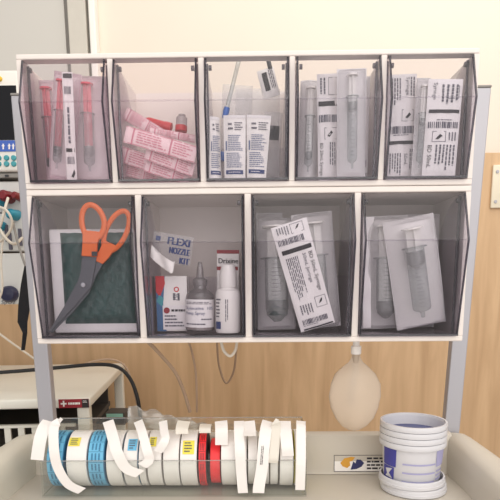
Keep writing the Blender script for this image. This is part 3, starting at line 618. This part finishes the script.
MB().grid(lambda u,v: Vector((u-w/2, -.004-.0035*sin(14*u/w)*cos(150*v), v-h*.16+.022*(.5-u/w)*(u/w<.6)-.006*sin(pi*u/w))), 18, 8, 0, w*.62, 0, h*.40).build('folded_flap', M['wplast'], r, True)

# ================================================================== THINGS HANGING UNDER THE RACK
a = at(352,345,.06); top = Vector((a.x,.06,RB-.001)); bot = at(354,431,.06)
r = thing('breathing_bag', 'limp beige rubber bag hanging by its neck under the rack', 'bag', (bot.x,.06,bot.z)); Hh = top.z-bot.z; px = mpp(bot)
prof = [(431,.0),(430,5),(426,12),(418,19),(408,23.5),(396,25.5),(384,24.5),(374,20),(367,13),(362,7),(357,4.3),(351,4)]
z_of = lambda y: at(354,y,.06).z-bot.z
m = MB(); n = 36; vs = []
for y, w_ in prof:
    for j in range(n):
        t = 2*pi*j/n; rr = max(.01,w_)*px*(1+.02*sin(5*t+y*.2)); vs.append((rr*cos(t)+(-3 if y>360 else -1)*px*(0 if y>425 else .4)*0, rr*sin(t)*.38*(1+.16*sin(3*t)), z_of(y)))
m.add(vs, [(i*n+j,i*n+(j+1)%n,(i+1)*n+(j+1)%n,(i+1)*n+j) for i in range(len(prof)-1) for j in range(n)]); m.build('bag_wall', M['bag'], r, True)
MB().tube([(.0,0,z_of(352)),(-.001,-.001,z_of(372)),(-.006,-.001,z_of(398)),(-.007,0,z_of(405))],[3.5*px,3.3*px,3*px,2.6*px],12).build('inner_tube', M['tube_t'], r, True)
MB().lathe([(4.6*px,z_of(354)),(5*px,z_of(353)),(5*px,z_of(346)),(3.5*px,z_of(345.5)),(3*px,Hh)],20).build('neck_collar', M['wplast'], r, True)
def cable(name, label, pts, rpx, m, cat='cable', n=10):
    P = [at(*p) for p in pts]; 
    # smooth with Catmull-Rom
    out = []
    for i in range(len(P)-1):
        p0, p1, p2, p3 = P[max(i-1,0)], P[i], P[i+1], P[min(i+2,len(P)-1)]
        for j in range(6):
            t = j/6; out.append(.5*((2*p1)+(p2-p0)*t+(2*p0-5*p1+4*p2-p3)*t*t+(3*p1-p0-3*p2+p3)*t**3))
    out.append(P[-1]); o = MB().tube([p-P[0] for p in out], rpx*mpp(P[0]), n).build(name, m, None, True); o.location = P[0]
    return tag(o, label, cat)
cable('hanging_cable', 'short pale cord looped under the rack', [(221,342,.06),(224,351,.058),(230,356,.056),(235,351,.058),(237,342,.06)], 1.5, M['cab_w'], 'cord')
cable('hanging_cable', 'taupe cord hanging in a loose curve below the rack', [(146,340,.12),(158,352,.13),(175,372,.15),(184,392,.17),(190,412,.18)], 1.9, M['cab_b'], 'cord')
cable('hanging_cable', 'thin straight cord hanging below the rack beside the curved one', [(188,340,.14),(192,352,.16),(196,375,.18),(197,412,.2)], 1.2, M['cab_b'], 'cord')
cable('hanging_cable', 'thin tan cord drooping in a U against the timber below the looped cord', [(217,340,.60),(219,365,.62),(226,383,.63),(234,370,.62),(237,340,.60)], 1.1, M['cab_b'], 'cord')

# ================================================================== CART TOP
def cart():
    r = thing('equipment_cart', 'beige plastic cart top with raised rim, standing in front of the racks', 'cart', (0,0,0))
    xr = at(449, 455, .13).x; xl = at(33, 455, .13).x; zr = at(380, 433, .155).z
    MB().rbox((xl-.02,-.42,CZ-.045),(xr+.02,.174,CZ),.004).build('cart_top', M['cart'], r, True)
    # rear upstand with a hollow foot and rounded top
    H = zr-CZ
    pr = [(.1385,.0005),(.1395,.003),(.1405,.008),(.1415,.024),(.146,H*.8),(.150,H*.96),(.156,H),(.168,H),(.173,H*.94),(.174,.0)]
    MB().prism([(y,CZ+z) for y,z in pr], 'x', xl-.01, xr+.01).build('rear_upstand', M['cart'], r, True)
    # rounded side rims sweeping forward and down
    for sx, x in ((1,xr),(-1,xl)):
        n = 22; m = MB(); vs = []; Y0, Y1 = .176, -.42
        for i in range(n+1):
            t = i/n; y = Y0+(Y1-Y0)*t; hgt = H*(1.03-.60*t**1.05) ; wd = .046+.040*min(1,t*1.5)
            if i == 0: hgt *= .9
            sec = [(0,-.03),(0,hgt*.5),(.003,hgt*.84),(.010,hgt*.96),(.020,hgt),(wd*.6,hgt*.985),(wd*.82,hgt*.9),(wd*.95,hgt*.7),(wd,hgt*.4),(wd,-.03)]
            vs += [(x+sx*(u+.006*sin(pi*t)),y,CZ+v) for u, v in sec]
        k = 10
        m.add(vs, [(i*k+j,i*k+j+1,(i+1)*k+j+1,(i+1)*k+j) for i in range(n) for j in range(k-1)]+[tuple(range(k)), tuple(range(n*k,n*k+k))])
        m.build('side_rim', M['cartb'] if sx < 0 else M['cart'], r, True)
    MB().rbox((xl,-.40,.12),(xr,.165,CZ-.046),.01).build('cart_body', M['cartb'], r, True)
    for i in range(4):
        z0 = .16+i*.19; dw = MB().rbox((xl+.03,-.412,z0),(xr-.03,-.401,z0+.175),.006).build('drawer', M['cart'], r, True)
        MB().tube([(-.1,-.415,z0+.12),(-.09,-.435,z0+.12),(.09,-.435,z0+.12),(.1,-.415,z0+.12)],.006,8).build('drawer_handle', M['alu'], dw, True)
    for x in (xl+.06,xr-.06):
        for y in (-.34,.11): MB().lathe([(.0,-.014),(.05,-.014),(.056,-.008),(.056,.008),(.05,.014),(0,.014)],24,'x',(x,y,.057)).tube([(x,y,.05),(x,y,.125)],.012,8).build('castor', M['caster'], r, True)
    # sticker on the upstand
    a, b = at(333.5,470.5,.1445), at(398,454.5,.1445); w, h = b.x-a.x, b.z-a.z
    yf = lambda v: .1405+(.146-.1415)*((a.z-CZ+v)-.008)/(H*.8-.024)-.0012
    s = MB().grid(lambda u,v: Vector((a.x+u,yf(v),a.z+v)),2,2,0,w,0,h).build('sticker', M['wplast'], r)
    k = Ink(lambda u,v: Vector((a.x+u,yf(v)-.0006,a.z+v)))
    S = h
    k.frame(0,0,w,h,h*.03,2)
    # interlocked mustard and dark-blue pointed-oval emblem
    k.poly([(S*.38,S*.52),(S*.62,S*.80),(S*1.05,S*.90),(S*1.28,S*.86),(S*1.12,S*.66),(S*.95,S*.60),(S*.98,S*.38),(S*.80,S*.22),(S*.52,S*.32)],0)
    k.poly([(S*1.0,S*.12),(S*1.10,S*.42),(S*1.16,S*.62),(S*1.30,S*.50),(S*1.36,S*.74),(S*1.62,S*.72),(S*1.82,S*.52),(S*1.66,S*.30),(S*1.36,S*.16)],1)
    for i, L in enumerate((.9,.9,.8,.9)): k.lines(S*1.98,S*(.74-.2*i),S*(1.98+1.95*L),S*(.86-.2*i),1,2,fill=.85,rag=0)
    k.m.build('emblem_and_text', [M['logo_y'],M['logo_b'],M['black']], s)
    return xl, xr, H
XL, XR, LH = cart()

# ================================================================== TUBS AND LIDS
def place(px, py): return atz(px, py, CZ)
tc_ = place(411, 488); D = 63.5*mpp(tc_)
zl = CZ+.0006; lid_h = .0125
for i, lab in ((0,'white round tub lid, lower of the two under the tub'),(1,'white round tub lid, upper of the two under the tub')):
    R_ = D*.505; x = tc_.x+(.003 if i == 0 else 0)
    r = thing('tub_lid', lab, 'lid', (x, tc_.y, zl), 'lids under the tub'); hh = lid_h
    MB().lathe([(R_*.97,0),(R_,hh*.1),(R_,hh*.45),(R_*.985,hh*.5),(R_*.985,hh*.9),(R_*.97,hh),(R_*.93,hh),(R_*.92,hh*.5)],48).build('lid_rim', M['tubp'], r, True)
    MB().lathe([(0,hh*.3),(R_*.925,hh*.3),(R_*.925,hh*.5),(0,hh*.5)],48).build('lid_disc', M['tubp'], r, True)
    zl += hh+.0004
zl = CZ+.0006+lid_h+.0004+lid_h*.5+.0006
ztop = at(412, 420, tc_.y).z; TH = ztop-zl; Rt = D*.5; Rb = D*.425
nst = 4; gap = .0095
grp = 'tubs nested in a stack on the cart'
labs = ['lowest nested tub, with the blue printed side, on the two lids', 'second tub up, only its rim showing in the nested stack', 'third tub up, only its rim showing in the nested stack', 'topmost open tub of the nested stack']
h1 = TH-gap*(nst-1)
for i in range(nst):
    z0 = zl+gap*i; r = thing('plastic_tub', labs[i], 'tub', (tc_.x-.001, tc_.y, z0), grp)
    sh = 0 if i == 0 else .0
    wall = lambda z: Rb+(Rt*.93-Rb)*z/h1
    tk = .0005
    MB().lathe([(0,.0),(Rb*.97,0),(wall(.002),.002),(wall(h1*.95),h1*.95),(wall(h1*.95)-tk,h1*.95),(wall(.003)-tk,.003),(0,.0018)],48).build('tub_wall', M['tubp'], r, True)
    MB().lathe([(wall(h1*.93),h1-.0085),(Rt,h1-.0085),(Rt*1.01,h1-.006),(Rt*1.01,h1-.003),(Rt,h1),(Rt*.94,h1),(wall(h1*.93)-tk,h1-.006)],48,close=True).build('rim', M['tubp'], r, True)
    if i == 0:
        def tw(u, v, e=.0006): R2 = wall(v)+e; a = u/R2; return Vector((R2*sin(a), -R2*cos(a), v))
        hp = h1-.010; k = Ink(tw); q = Rb
        k.rect(-q*1.5,hp*.47,-q*.85,hp*.99,0,8); k.rect(-q*1.5,hp*.03,-q*.92,hp*.45,0,8)
        k.poly([(-q*1.3,hp*.85),(-q*.95,hp*.88),(-q*1.12,hp*.66),(-q*.95,hp*.6),(-q*1.0,hp*.54),(-q*1.3,hp*.58),(-q*1.1,hp*.8)],0)
        k2 = Ink(lambda u, v: tw(u, v, .0013)); k2.poly([(-q*1.35,hp*.36),(-q*1.0,hp*.42),(-q*1.15,hp*.25),(-q*.97,hp*.1),(-q*1.35,hp*.12),(-q*1.25,hp*.22)],0)
        for z in (.62,.36,.10): k.rect(-q*.6,hp*z-.0018,q*.62,hp*z+.0008,1,16)
        k.rect(q*.66,hp*.52,q*1.35,hp*.99,1,8); k.lines(q*.68,hp*.08,q*1.2,hp*.45,3,1)
        po_ = k.m.build('printing', [M['tubink'],M['tublav'],M['tubp']], r); k2.m.build('white_mark', [M['tubp']], po_)
    if i == nst-1:
        MB().lathe([(0,h1*.70),(wall(h1*.70)-tk*1.8,h1*.70),(wall(h1*.70)-tk*1.8,h1*.72),(0,h1*.72)],40).build('blue_liner', mat('dusky_blue_liner',(92,98,140),.6), r, True)

# ================================================================== LABEL ROLL DISPENSER
fl = at(44, 493, .045); fr_ = at(306, 493, .045); DX0, DX1 = fl.x, fr_.x; DYF, DYB = .0370, .1345
zf = at(180, 461, DYF).z; zb_ = at(180, 418, DYB).z; zbar = CZ+.0492+.0456+.0005
r = thing('label_dispenser', 'clear acrylic tape dispenser full of label rolls on the cart', 'dispenser', ((DX0+DX1)/2, 0, CZ)); x0 = DX0-(DX0+DX1)/2; x1 = -x0; th = .0025
B0 = .0006; hb = zb_-CZ; hf = zf-CZ; hbar = zbar-CZ
MB().box((x0,DYF,B0),(x1,DYB-.02,B0+th)).build('base_panel', M['acrylic'], r)
MB().box((x0,DYF,B0+th),(x1,DYF+th,hf)).build('front_panel', M['acrylic'], r)
MB().prism([(DYB-.023,B0+th),(DYB-.020,B0),(DYB+.001,.03),(DYB+.001,hb),(DYB-.0015,hb),(DYB-.0015,.032)],'x',x0,x1).build('back_panel', M['acrylic'], r)
MB().prism([(.066,hbar+.0035),(.0665,hbar+.005),(.092,hbar+.009),(.092,hbar+.0075)],'x',x0+th,x1-th).build('tear_bar', M['acrylic'], r)
for sx in (-1,1): MB().prism([(DYF+th,B0+th),(DYF+th,hf),(.060,hbar+.004),(.095,hbar+.010),(DYB-.0015,hb),(DYB-.0015,.032),(DYB-.023,B0+th)],'x',sx*x1,sx*(x1-th)).build('end_panel', M['acrylic'], r)
RY, RZ, RR = .0866, CZ+.0490, .0451
MB().tube([(x0+th,RY,RZ-CZ),(x1-th,RY,RZ-CZ)],.006,12).build('roll_rod', M['alu'], r, True)
ed = MB().box((x0,DYB-.002,hb),(x1,DYB+.0015,hb+.0012)).box((x0,DYF-.0003,hf),(x1,DYF+th+.0003,hf+.0008)); ed.build('polished_edge', M['edge'] if 0 else clear('bright_edge',(225,228,226),(170,172,170),.2,.1,.3), r)

GR = 'label rolls in the clear dispenser'
def wx(px): return at(px, 465, RY-RR).x
def rollf(label, xa, xb, color='tape', side=None, rad=1.0, patch=None, tail=None, printed=0, hub=None):
    """roll on the rod between photo columns xa..xb; tail: list of (px, py, Y) along the loose end"""
    ra, rb = wx(xa), wx(xb); c = (ra+rb)/2; w = rb-ra; R_ = RR*rad; ri = .0125
    ci = .0062 if rad > .9 else ri-.0012; zc = RZ-(ci-.0062)
    r = thing('label_roll', label, 'label roll', (c, RY, zc), GR); hw = w/2
    prof = [(ri,-hw),(R_*.985,-hw),(R_,-hw+.0006),(R_,hw-.0006),(R_*.985,hw),(ri,hw)]
    m = MB().lathe(prof, 48, 'x', close=True); m.build('tape', M[color], r, True)
    if side: MB().lathe([(ri,-hw-.0008),(R_*.94,-hw-.0008),(R_*.94,-hw-.0001),(ri,-hw-.0001)],40,'x',close=True).lathe([(ri,hw+.0001),(R_*.94,hw+.0001),(R_*.94,hw+.0008),(ri,hw+.0008)],40,'x',close=True).build('roll_side', M[side], r, True)
    MB().lathe([(ci,-hw-.001),(ri,-hw-.001),(ri,hw+.001),(ci,hw+.001)],32,'x',close=True).build('core', M['core'], r, True)
    def surf(off):      # u across, v angle from horizontal front, upward
        return lambda u, v: Vector((u, -(R_+off)*cos(v), (R_+off)*sin(v)))
    if patch:
        col, v0, v1, u0, u1 = patch; pp = MB().grid(surf(.0008),3,8,-hw+w*u0,-hw+w*u1,v0,v1).build('label_patch', M[col], r, True)
        k = Ink(surf(.0013)); k.lines(-hw+w*(u0+.1),v0+(v1-v0)*.1,-hw+w*(u1-.1),v1-(v1-v0)*.1,4,0); k.m.build('patch_printing', [M['ink']], pp)
    if printed:
        k = Ink(surf(.0006))
        for i in range(7):
            v0 = -.9+.36*i; k.rect(-hw,v0-.03,hw,v0-.015,0,2); k.lines(-hw*.7,v0,hw*.7,v0+.28,3,0,True,rag=.2)
        k.m.build('printing', [M[printed]], r)
    if tail:
        pts = [at(*p[:3])-Vector((c,RY,zc)) for p in tail['p']]; out = []
        for i in range(len(pts)-1):
            p0,p1,p2,p3 = pts[max(i-1,0)],pts[i],pts[i+1],pts[min(i+2,len(pts)-1)]
            for j in range(6):
                t = j/6; out.append(.5*((2*p1)+(p2-p0)*t+(2*p0-5*p1+4*p2-p3)*t*t+(3*p1-p0-3*p2+p3)*t**3))
        out.append(pts[-1]); ww = tail['w']*mpp((c,RY,zc))/2; W = []
        for i in range(len(out)):
            d = (out[min(i+1,len(out)-1)]-out[max(i-1,0)]); d = Vector((d.x,0,d.z)); 
            pr = Vector((d.z,0,-d.x)).normalized() if d.length > 1e-6 else Vector((1,0,0))
            if pr.x < 0: pr = -pr
            pr = (pr*.7+Vector((1,0,0))*.6).normalized() if abs(pr.x) > .25 else pr
            W.append(pr*ww)
        tl = MB().strip(out, W).build('loose_tail', M[tail.get('m','tail')], r, False, solid=.0004)
        if tail.get('t'):
            a, b = out[len(out)*2//5], out[len(out)*2//5+5]; d = b-a; k = Ink(lambda u,v: a+d*(-u)+Vector((v,-.0012,0)))
            k.lines(-1,-ww*.45,0,ww*.05,2,0,rag=.1); k.build([M['black']], tl, 'tail_printing')
    return r
F0 = DYF-.0035        # plane just in front of the front panel
rollf('blue label roll with white tail hanging outside the left end of the dispenser', 46.5, 62, 'bluetape', 'dkblue', 1.0, printed='dkblue', tail=dict(p=[(49,421,.062),(44,428,.050),(40,440,.040),(37,460,.036)], w=12, m='tape'))
rollf('white roll with a yellow patch and a long tail looping from its left', 66, 86, 'tape', None, 1.0, ('yell',.72,1.08,.05,.62), dict(p=[(60,422,.066),(54,427,.046),(54,450,F0),(58,468,F0),(68,484,F0),(82,491,F0)], w=9.5, m='tape'))
rollf('bright blue printed label roll near the left of the dispenser', 88, 103, 'bluetape', 'dkblue', 1.0, printed='dkblue')
rollf('white roll whose tail slants right across the dispenser front', 106, 121, 'tape', None, 1.0, None, dict(p=[(108,421,.066),(112,434,.048),(117,452,F0),(126,468,F0),(140,474,F0)], w=11, m='tape'))
rollf('white roll with a small blue label on its face', 123, 137, 'tape', 'dkblue', 1.0, ('bluetape',.55,1.0,.3,.95), None)
rollf('white roll with a curling tail, just right of the blue-labelled roll', 138.5, 145, 'tape', None, .99, None, dict(p=[(138,421,.068),(142,432,.048),(147,450,F0),(149,460,F0),(142,466,F0)], w=9, m='tape'))
rollf('white roll with a pale yellow patch near the top, under a hooked tail', 147, 161, 'tape', None, .99, ('yell',.7,1.1,.1,.6), dict(p=[(163,421,.068),(164,430,.050),(165,440,F0),(158,452,F0)], w=8, m='tape'))
rollf('plain white roll with no tail, left of the roll with a large yellow patch', 163, 178.5, 'tape', None, 1.0)
rollf('white roll with a large yellow patch, left of the red rolls', 180, 196.5, 'tape', None, 1.0, ('yell',.42,.92,.15,.85), dict(p=[(184,421,.070),(182,428,.055),(182,434,.050)], w=12))
rollf('tall narrow red label roll, left of the two red ones', 198.5, 205.5, 'redtape', 'rubber', 1.0, printed='dred')
rollf('shorter red label roll, right of the two red ones', 209.5, 219.5, 'redtape', 'rubber', .80, None, dict(p=[(206,424,.072),(205,428,.055),(205,433,.052)], w=11))
rollf('white roll with a square tail flap, right of the red rolls', 221, 236, 'tape', None, .98, None, dict(p=[(221,421,.068),(221.5,430,.052),(221.5,445,.050)], w=12, m='tape'))
rollf('slim white roll with a straight tail hanging down the front', 238, 246.5, 'tape', None, .98, None, dict(p=[(239,421,.068),(239,430,.050),(240,450,F0),(241,470,F0),(243,493,F0)], w=9.5, m='tape'))
rollf('white roll partly behind a forked tail at the right half of the dispenser', 248, 257.5, 'tape', None, .95, None, dict(p=[(249,421,.068),(250,430,.050),(250,436,F0)], w=11, m='tape'))
rollf('white roll with the longest printed tail, reaching down to the cart', 259.5, 269, 'tape', None, .95, None, dict(p=[(268,421,.068),(266,429,.048),(264,445,F0),(262,468,F0-.003),(259,486,F0-.006),(258.5,493,F0-.007)], w=11, m='tape', t='~~~~~~'))
rollf('grey-white roll sitting low in the dispenser beside the longest tail', 270.5, 278, 'tape', 'core', .86, None, dict(p=[(275,422,.066),(276,428,.050),(274,455,F0),(273,463,F0)], w=9))
rollf('white roll with a flap hanging over, second from the right end', 280, 293.5, 'tape', None, 1.0, None, dict(p=[(285,421,.068),(285.5,430,.050),(287,445,F0),(288,456,F0)], w=11, m='tape'))
rollf('white roll with a yellow edge at the right end of the dispenser', 295.5, 303.5, 'tape', 'yell', 1.0, None, dict(p=[(301,421,.068),(301,430,.050),(301,460,F0),(300,490,F0)], w=9, m='tape'))

# ================================================================== LEFT BACKGROUND: TROLLEY, MONITOR, MODULES
def trolley():
    Yf = .265; cfr = at(90,398,Yf); zt_ = cfr.z; bk = atz(125,363,zt_); L_ = -1.05
    # side edge runs back and to the right; top is a parallelogram-free rectangle turned a little
    side = Vector((bk.x-cfr.x, bk.y-cfr.y, 0)); dep = side.length; ang = math.atan2(side.x, side.y)
    dep = min(dep, (WY-.06-Yf)/max(.5,cos(ang))); W = .60
    r = thing('instrument_trolley', 'cream enamel trolley with a flat top standing at the wall on the left', 'trolley', (cfr.x, cfr.y, 0)); r.rotation_euler = (0,0,-ang)
    t = 10*mpp(cfr)
    MB().rbox((-W,0,zt_-t),(0,dep,zt_),.004).build('top_panel', M['trolley'], r, True)
    lg = .013
    for x in (-.004,-W+.004+2*lg*.9):
        for y in (.004,dep-.004-2*lg): MB().rbox((x-2*lg*.9,y,0.04),(x,y+2*lg,zt_-t),.003).build('leg', M['trolley'], r, True)
    z0 = at(20,453,Yf).z
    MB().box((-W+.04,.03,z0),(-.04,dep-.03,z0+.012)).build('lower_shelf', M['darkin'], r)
    z1 = at(20,425,Yf).z; g = MB()
    g.box((-W+.034,.008,z1-.005),(-.034,.018,z1)); g.box((-W+.034,.008,z0),(-.034,.018,z0+.012))
    x = -W+.04
    while x < -.04: g.box((x,.010,z0+.012),(x+.012,.015,z1-.005)); x += .026
    g.build('guard_rail', M['trolley'], r)
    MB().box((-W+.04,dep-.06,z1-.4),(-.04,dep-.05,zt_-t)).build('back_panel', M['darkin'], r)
    zs = zt_-.0012; px = mpp(cfr)
    s = MB().rbox((-31*px,-.0015,zs-9*px),(-1.2*px,-.0002,zs),.0006).build('name_sticker', M['redlab'], r)
    k = Ink(lambda u,v: Vector((-31*px+u*px,-.0021,zs-9*px+v*px)))
    k.rect(23,0.2,29.6,8.8,1); k.rect(2.2,3.8,8,5.4,0); k.rect(4.3,1.6,5.9,7.6,0); k.lines(9.6,3.4,21.5,5.8,1,0,fill=.9,rag=0); k.lines(24,5,28.5,7.6,2,0); k.m.build('sticker_print', [M['wplast'],M['blacklab']], s)
    return zt_, r
TZ, trl = trolley()
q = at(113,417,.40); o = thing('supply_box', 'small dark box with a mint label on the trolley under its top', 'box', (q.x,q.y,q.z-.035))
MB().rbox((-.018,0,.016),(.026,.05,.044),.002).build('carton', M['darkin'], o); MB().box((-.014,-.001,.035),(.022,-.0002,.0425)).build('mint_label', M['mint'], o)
# crumpled clear wrapper lying behind the dispenser
a, b = at(128,416,.165), at(212,413,.165); r = thing('plastic_wrapper', 'crumpled clear plastic wrapper lying on the cart rim behind the label dispenser', 'wrapper', (a.x,.163,CZ+LH+.0012)); Lw = b.x-a.x
rn = random.Random(3); hs = [rn.random() for _ in range(60)]
MB().grid(lambda u,v: Vector((u, -.008+.024*v+.004*sin(17*u/Lw+v*4), .046*(1-.85*(u/Lw))*sin(pi*v)*(.95+.1*hs[int(u/Lw*12)%60])+.003*sin(pi*v)*(1+sin(31*u/Lw+9*v)))), 28, 12, 0, Lw, 0, 1).build('crumpled_film', M['wrap'], r)
# monitor
Ym = .42
def P(x, y, Y=Ym): return at(x, y, Y)
r = thing('patient_monitor', 'white patient monitor with dark screen and teal keys at the left edge', 'monitor', P(-30,172)); o_ = P(-30,172)
q = lambda x, y, d=0: P(x,y)-o_+Vector((0,d,0))
a, b = q(-75,172.5), q(18,69.5)
MB().rbox((a.x,0,a.z),(b.x,.09,b.z),.006).build('casing', M['bezel'], r, True)
a, b = q(-68,141), q(16,85.5); MB().box((a.x,-.0012,a.z),(b.x,-.0002,b.z)).build('screen', M['screen'], r)
a, b = q(-68,152.5), q(16.5,140.5); sb = MB().box((a.x,-.0016,a.z),(b.x,-.0004,b.z)).build('blue_menu_bar', M['sblue'], r)
k = Ink(lambda u,v: P(u,-v)-o_+Vector((0,-.0022,0)))
for x in (3,9,13): k.rect(x,-149.5,x+1.4,-144); k.rect(x-.8,-146.5,x+2,-145.6)
k.m.build('bar_icons', [M['wplast']], sb)
for x in (-8,-1,6.8,14):
    for y in (158,164): 
        c = q(x,y); MB().lathe([(0,-.004),(.0042,-.0038),(.0052,-.0028),(.0055,-.0003)],16,'y',c).build('key', M['teal'], r, True)
c = q(0,79); MB().lathe([(0,-.006),(.0045,-.006),(.005,-.0002)],16,'y',c).build('alarm_button', M['yellow'], r, True)
a, b = q(-75,178), q(17.5,173); MB().box((a.x,.004,a.z),(b.x,.085,b.z)).build('base_ledge', M['dgrey'], r)
a, b = q(4.5,176.5), q(8,174.5); MB().box((a.x,.002,a.z),(b.x,.0035,b.z)).build('port', M['rubber'], r)
# module tower below
o_ = P(-40,305); r = thing('monitor_module', 'off-white module tower with connector sockets below the patient monitor', 'medical module', o_)
q = lambda x, y: P(x,y)-o_
a, b = q(-75,305), q(24.5,253); MB().rbox((a.x,.0,a.z),(b.x,.10,b.z),.004).build('lower_unit', M['dev'], r, True)
k = Ink(lambda u,v: P(u,-v)-o_+Vector((0,-.0012,0))); k.text('SpO2',1.5,-309+5,5.5,0,0,14); k.build([M['ink']], r)
a, b = q(-75,252), q(24.5,213); MB().rbox((a.x,.004,a.z),(b.x,.10,b.z),.004).build('middle_unit', M['dev'], r, True)
a, b = q(-75,212.5), q(22,180); MB().rbox((a.x,.012,a.z),(b.x,.10,b.z),.004).build('upper_unit', M['dev'], r, True)
for x, y, rad, mk, nm in ((8,197,5.2,'dred','red_connector'),(19,197,3.6,'dred','red_connector'),(15,215,4.8,'tealc','teal_connector'),(1,201,4.5,'tealc','teal_connector'),(2,226,4,'tealc','teal_connector')):
    c = q(x,y); px = mpp(o_); MB().lathe([(0,-.028),(rad*px*.6,-.028),(rad*px,-.022),(rad*px,.0),(rad*px*1.1,.003),(rad*px*1.1,.011)],20,'y',c).build(nm, M[mk], r, True)
for x, y, ln in ((6.5,232,10),(10,240,14),(20,236,8)):
    c = q(x,y); MB().rbox((c.x-.003,-.003,c.z-.02),(c.x+.003,.0035,c.z+.015),.001).build('socket_slot', M['ink'], r)
c = q(10.5,294); px = mpp(o_); MB().lathe([(0,-.020),(5.6*px,-.018),(7.2*px,-.012),(7.4*px,-.0005)],24,'y',c,1.15,1.1).build('knob', mat('navy_black_knob',(32,34,66),.35), r, True)
for i, (lab, pts, rp, mk) in enumerate((
    ('pale cable bundle strand drooping lowest in front of the module tower', [(-6,218,.36),(4,236,.35),(14,244,.36),(22,238,.39)], 1.5, 'cab_w'),
    ('pale cable arching from the red connector down to the left edge', [(8,198,.375),(4,212,.35),(0,226,.35),(-8,240,.36)], 1.4, 'cab_w'),
    ('pale cable curving tightest around the teal connector', [(-6,206,.36),(6,210,.345),(12,222,.35),(8,234,.36),(-6,246,.37)], 1.3, 'cab_w'),
    ('thin grey lead slanting from the teal connector behind the lower rack', [(13,222,.37),(17,240,.36),(24,262,.35),(30,276,.35)], 1.2, 'dgrey'),
    ('pale cable looping in front of the lower module down to the wall', [(3,236,.37),(1,262,.365),(2,290,.365),(-6,310,.37)], 1.1, 'cab_w'),
    ('thin white cable running down to the trolley top on the left', [(-8,328,.45),(8,340,.46),(22,350,.48),(36,360,.5)], 1.1, 'cab_w'))):
    cable('hanging_lead', lab, pts, rp, M[mk])['group'] = 'cables below the patient monitor'
# black strap hanging beside the post
pts = [(25,266),(24,284),(22.5,305),(20.5,322),(23,333),(21,350)]; wd = [3.5,8,10,8,2.6,1.4]
o_ = at(23,350,.30); m = MB(); W = [Vector((w*mpp(o_)*.55,0.003,0)) for w in wd]
q = m.strip([at(x+2,y,.30)-o_ for x,y in pts], W).build('hanging_strap', M['nylon'], None, False, solid=.004); q.location = o_; tag(q, 'black nylon strap hanging beside the left post below the monitor', 'strap')
cable('power_cable', 'thick black cable lying across the trolley top and dropping off its corner', [(-15,373.5,.34),(20,371,.345),(60,367.5,.35),(95,364.5,.35),(116,366.5,.34),(129,377,.33),(137,396,.32),(141,420,.32)], 1.9, M['cab_k'])
cable('power_cable', 'thin grey cable crossing the far corner of the trolley top', [(80,366,.55),(95,361,.56),(112,359.5,.56),(125,366,.56),(132,382,.55),(137,404,.54)], 1.0, M['cab_b'])

# ================================================================== LIGHT
w = bpy.data.worlds.new('room_light'); bpy.context.scene.world = w; w.use_nodes = True
w.node_tree.nodes['Background'].inputs[0].default_value = (1.0,.95,.90,1); w.node_tree.nodes['Background'].inputs[1].default_value = .55
def area(name, loc, target, size, power, col=(1,.95,.88), sy=None):
    l = bpy.data.lights.new(name, 'AREA'); l.shape = 'RECTANGLE'; l.size = size; l.size_y = sy or size; l.energy = power; l.color = col
    o = bpy.data.objects.new(name, l); C.objects.link(o); o.location = loc; o.rotation_euler = (Vector(target)-Vector(loc)).to_track_quat('-Z','Y').to_euler(); return o
area('ceiling_panel_light', (.5,-1.5,2.68), (0,.1,1.1), 3.4, 47, sy=2.4)
area('front_fill_light', (.3,-2.15,1.45), (0,.1,1.25), 2.6, 17, (1,.97,.94), sy=1.5)  # fill lamp added behind the camera to brighten the bin contents, not a window
area('ceiling_panel_light', (.6,.35,2.66), (.5,.7,1.3), 1.6, 7, sy=.5)
sc = bpy.context.scene
sc.view_settings.view_transform = 'Standard'; sc.view_settings.look = 'None'; sc.view_settings.exposure = 0
sc.cycles.max_bounces = 10; sc.cycles.transparent_max_bounces = 48; sc.cycles.diffuse_bounces = 4; sc.cycles.glossy_bounces = 3
sc.cycles.use_denoising = True; sc.cycles.caustics_reflective = False; sc.cycles.sample_clamp_indirect = 5
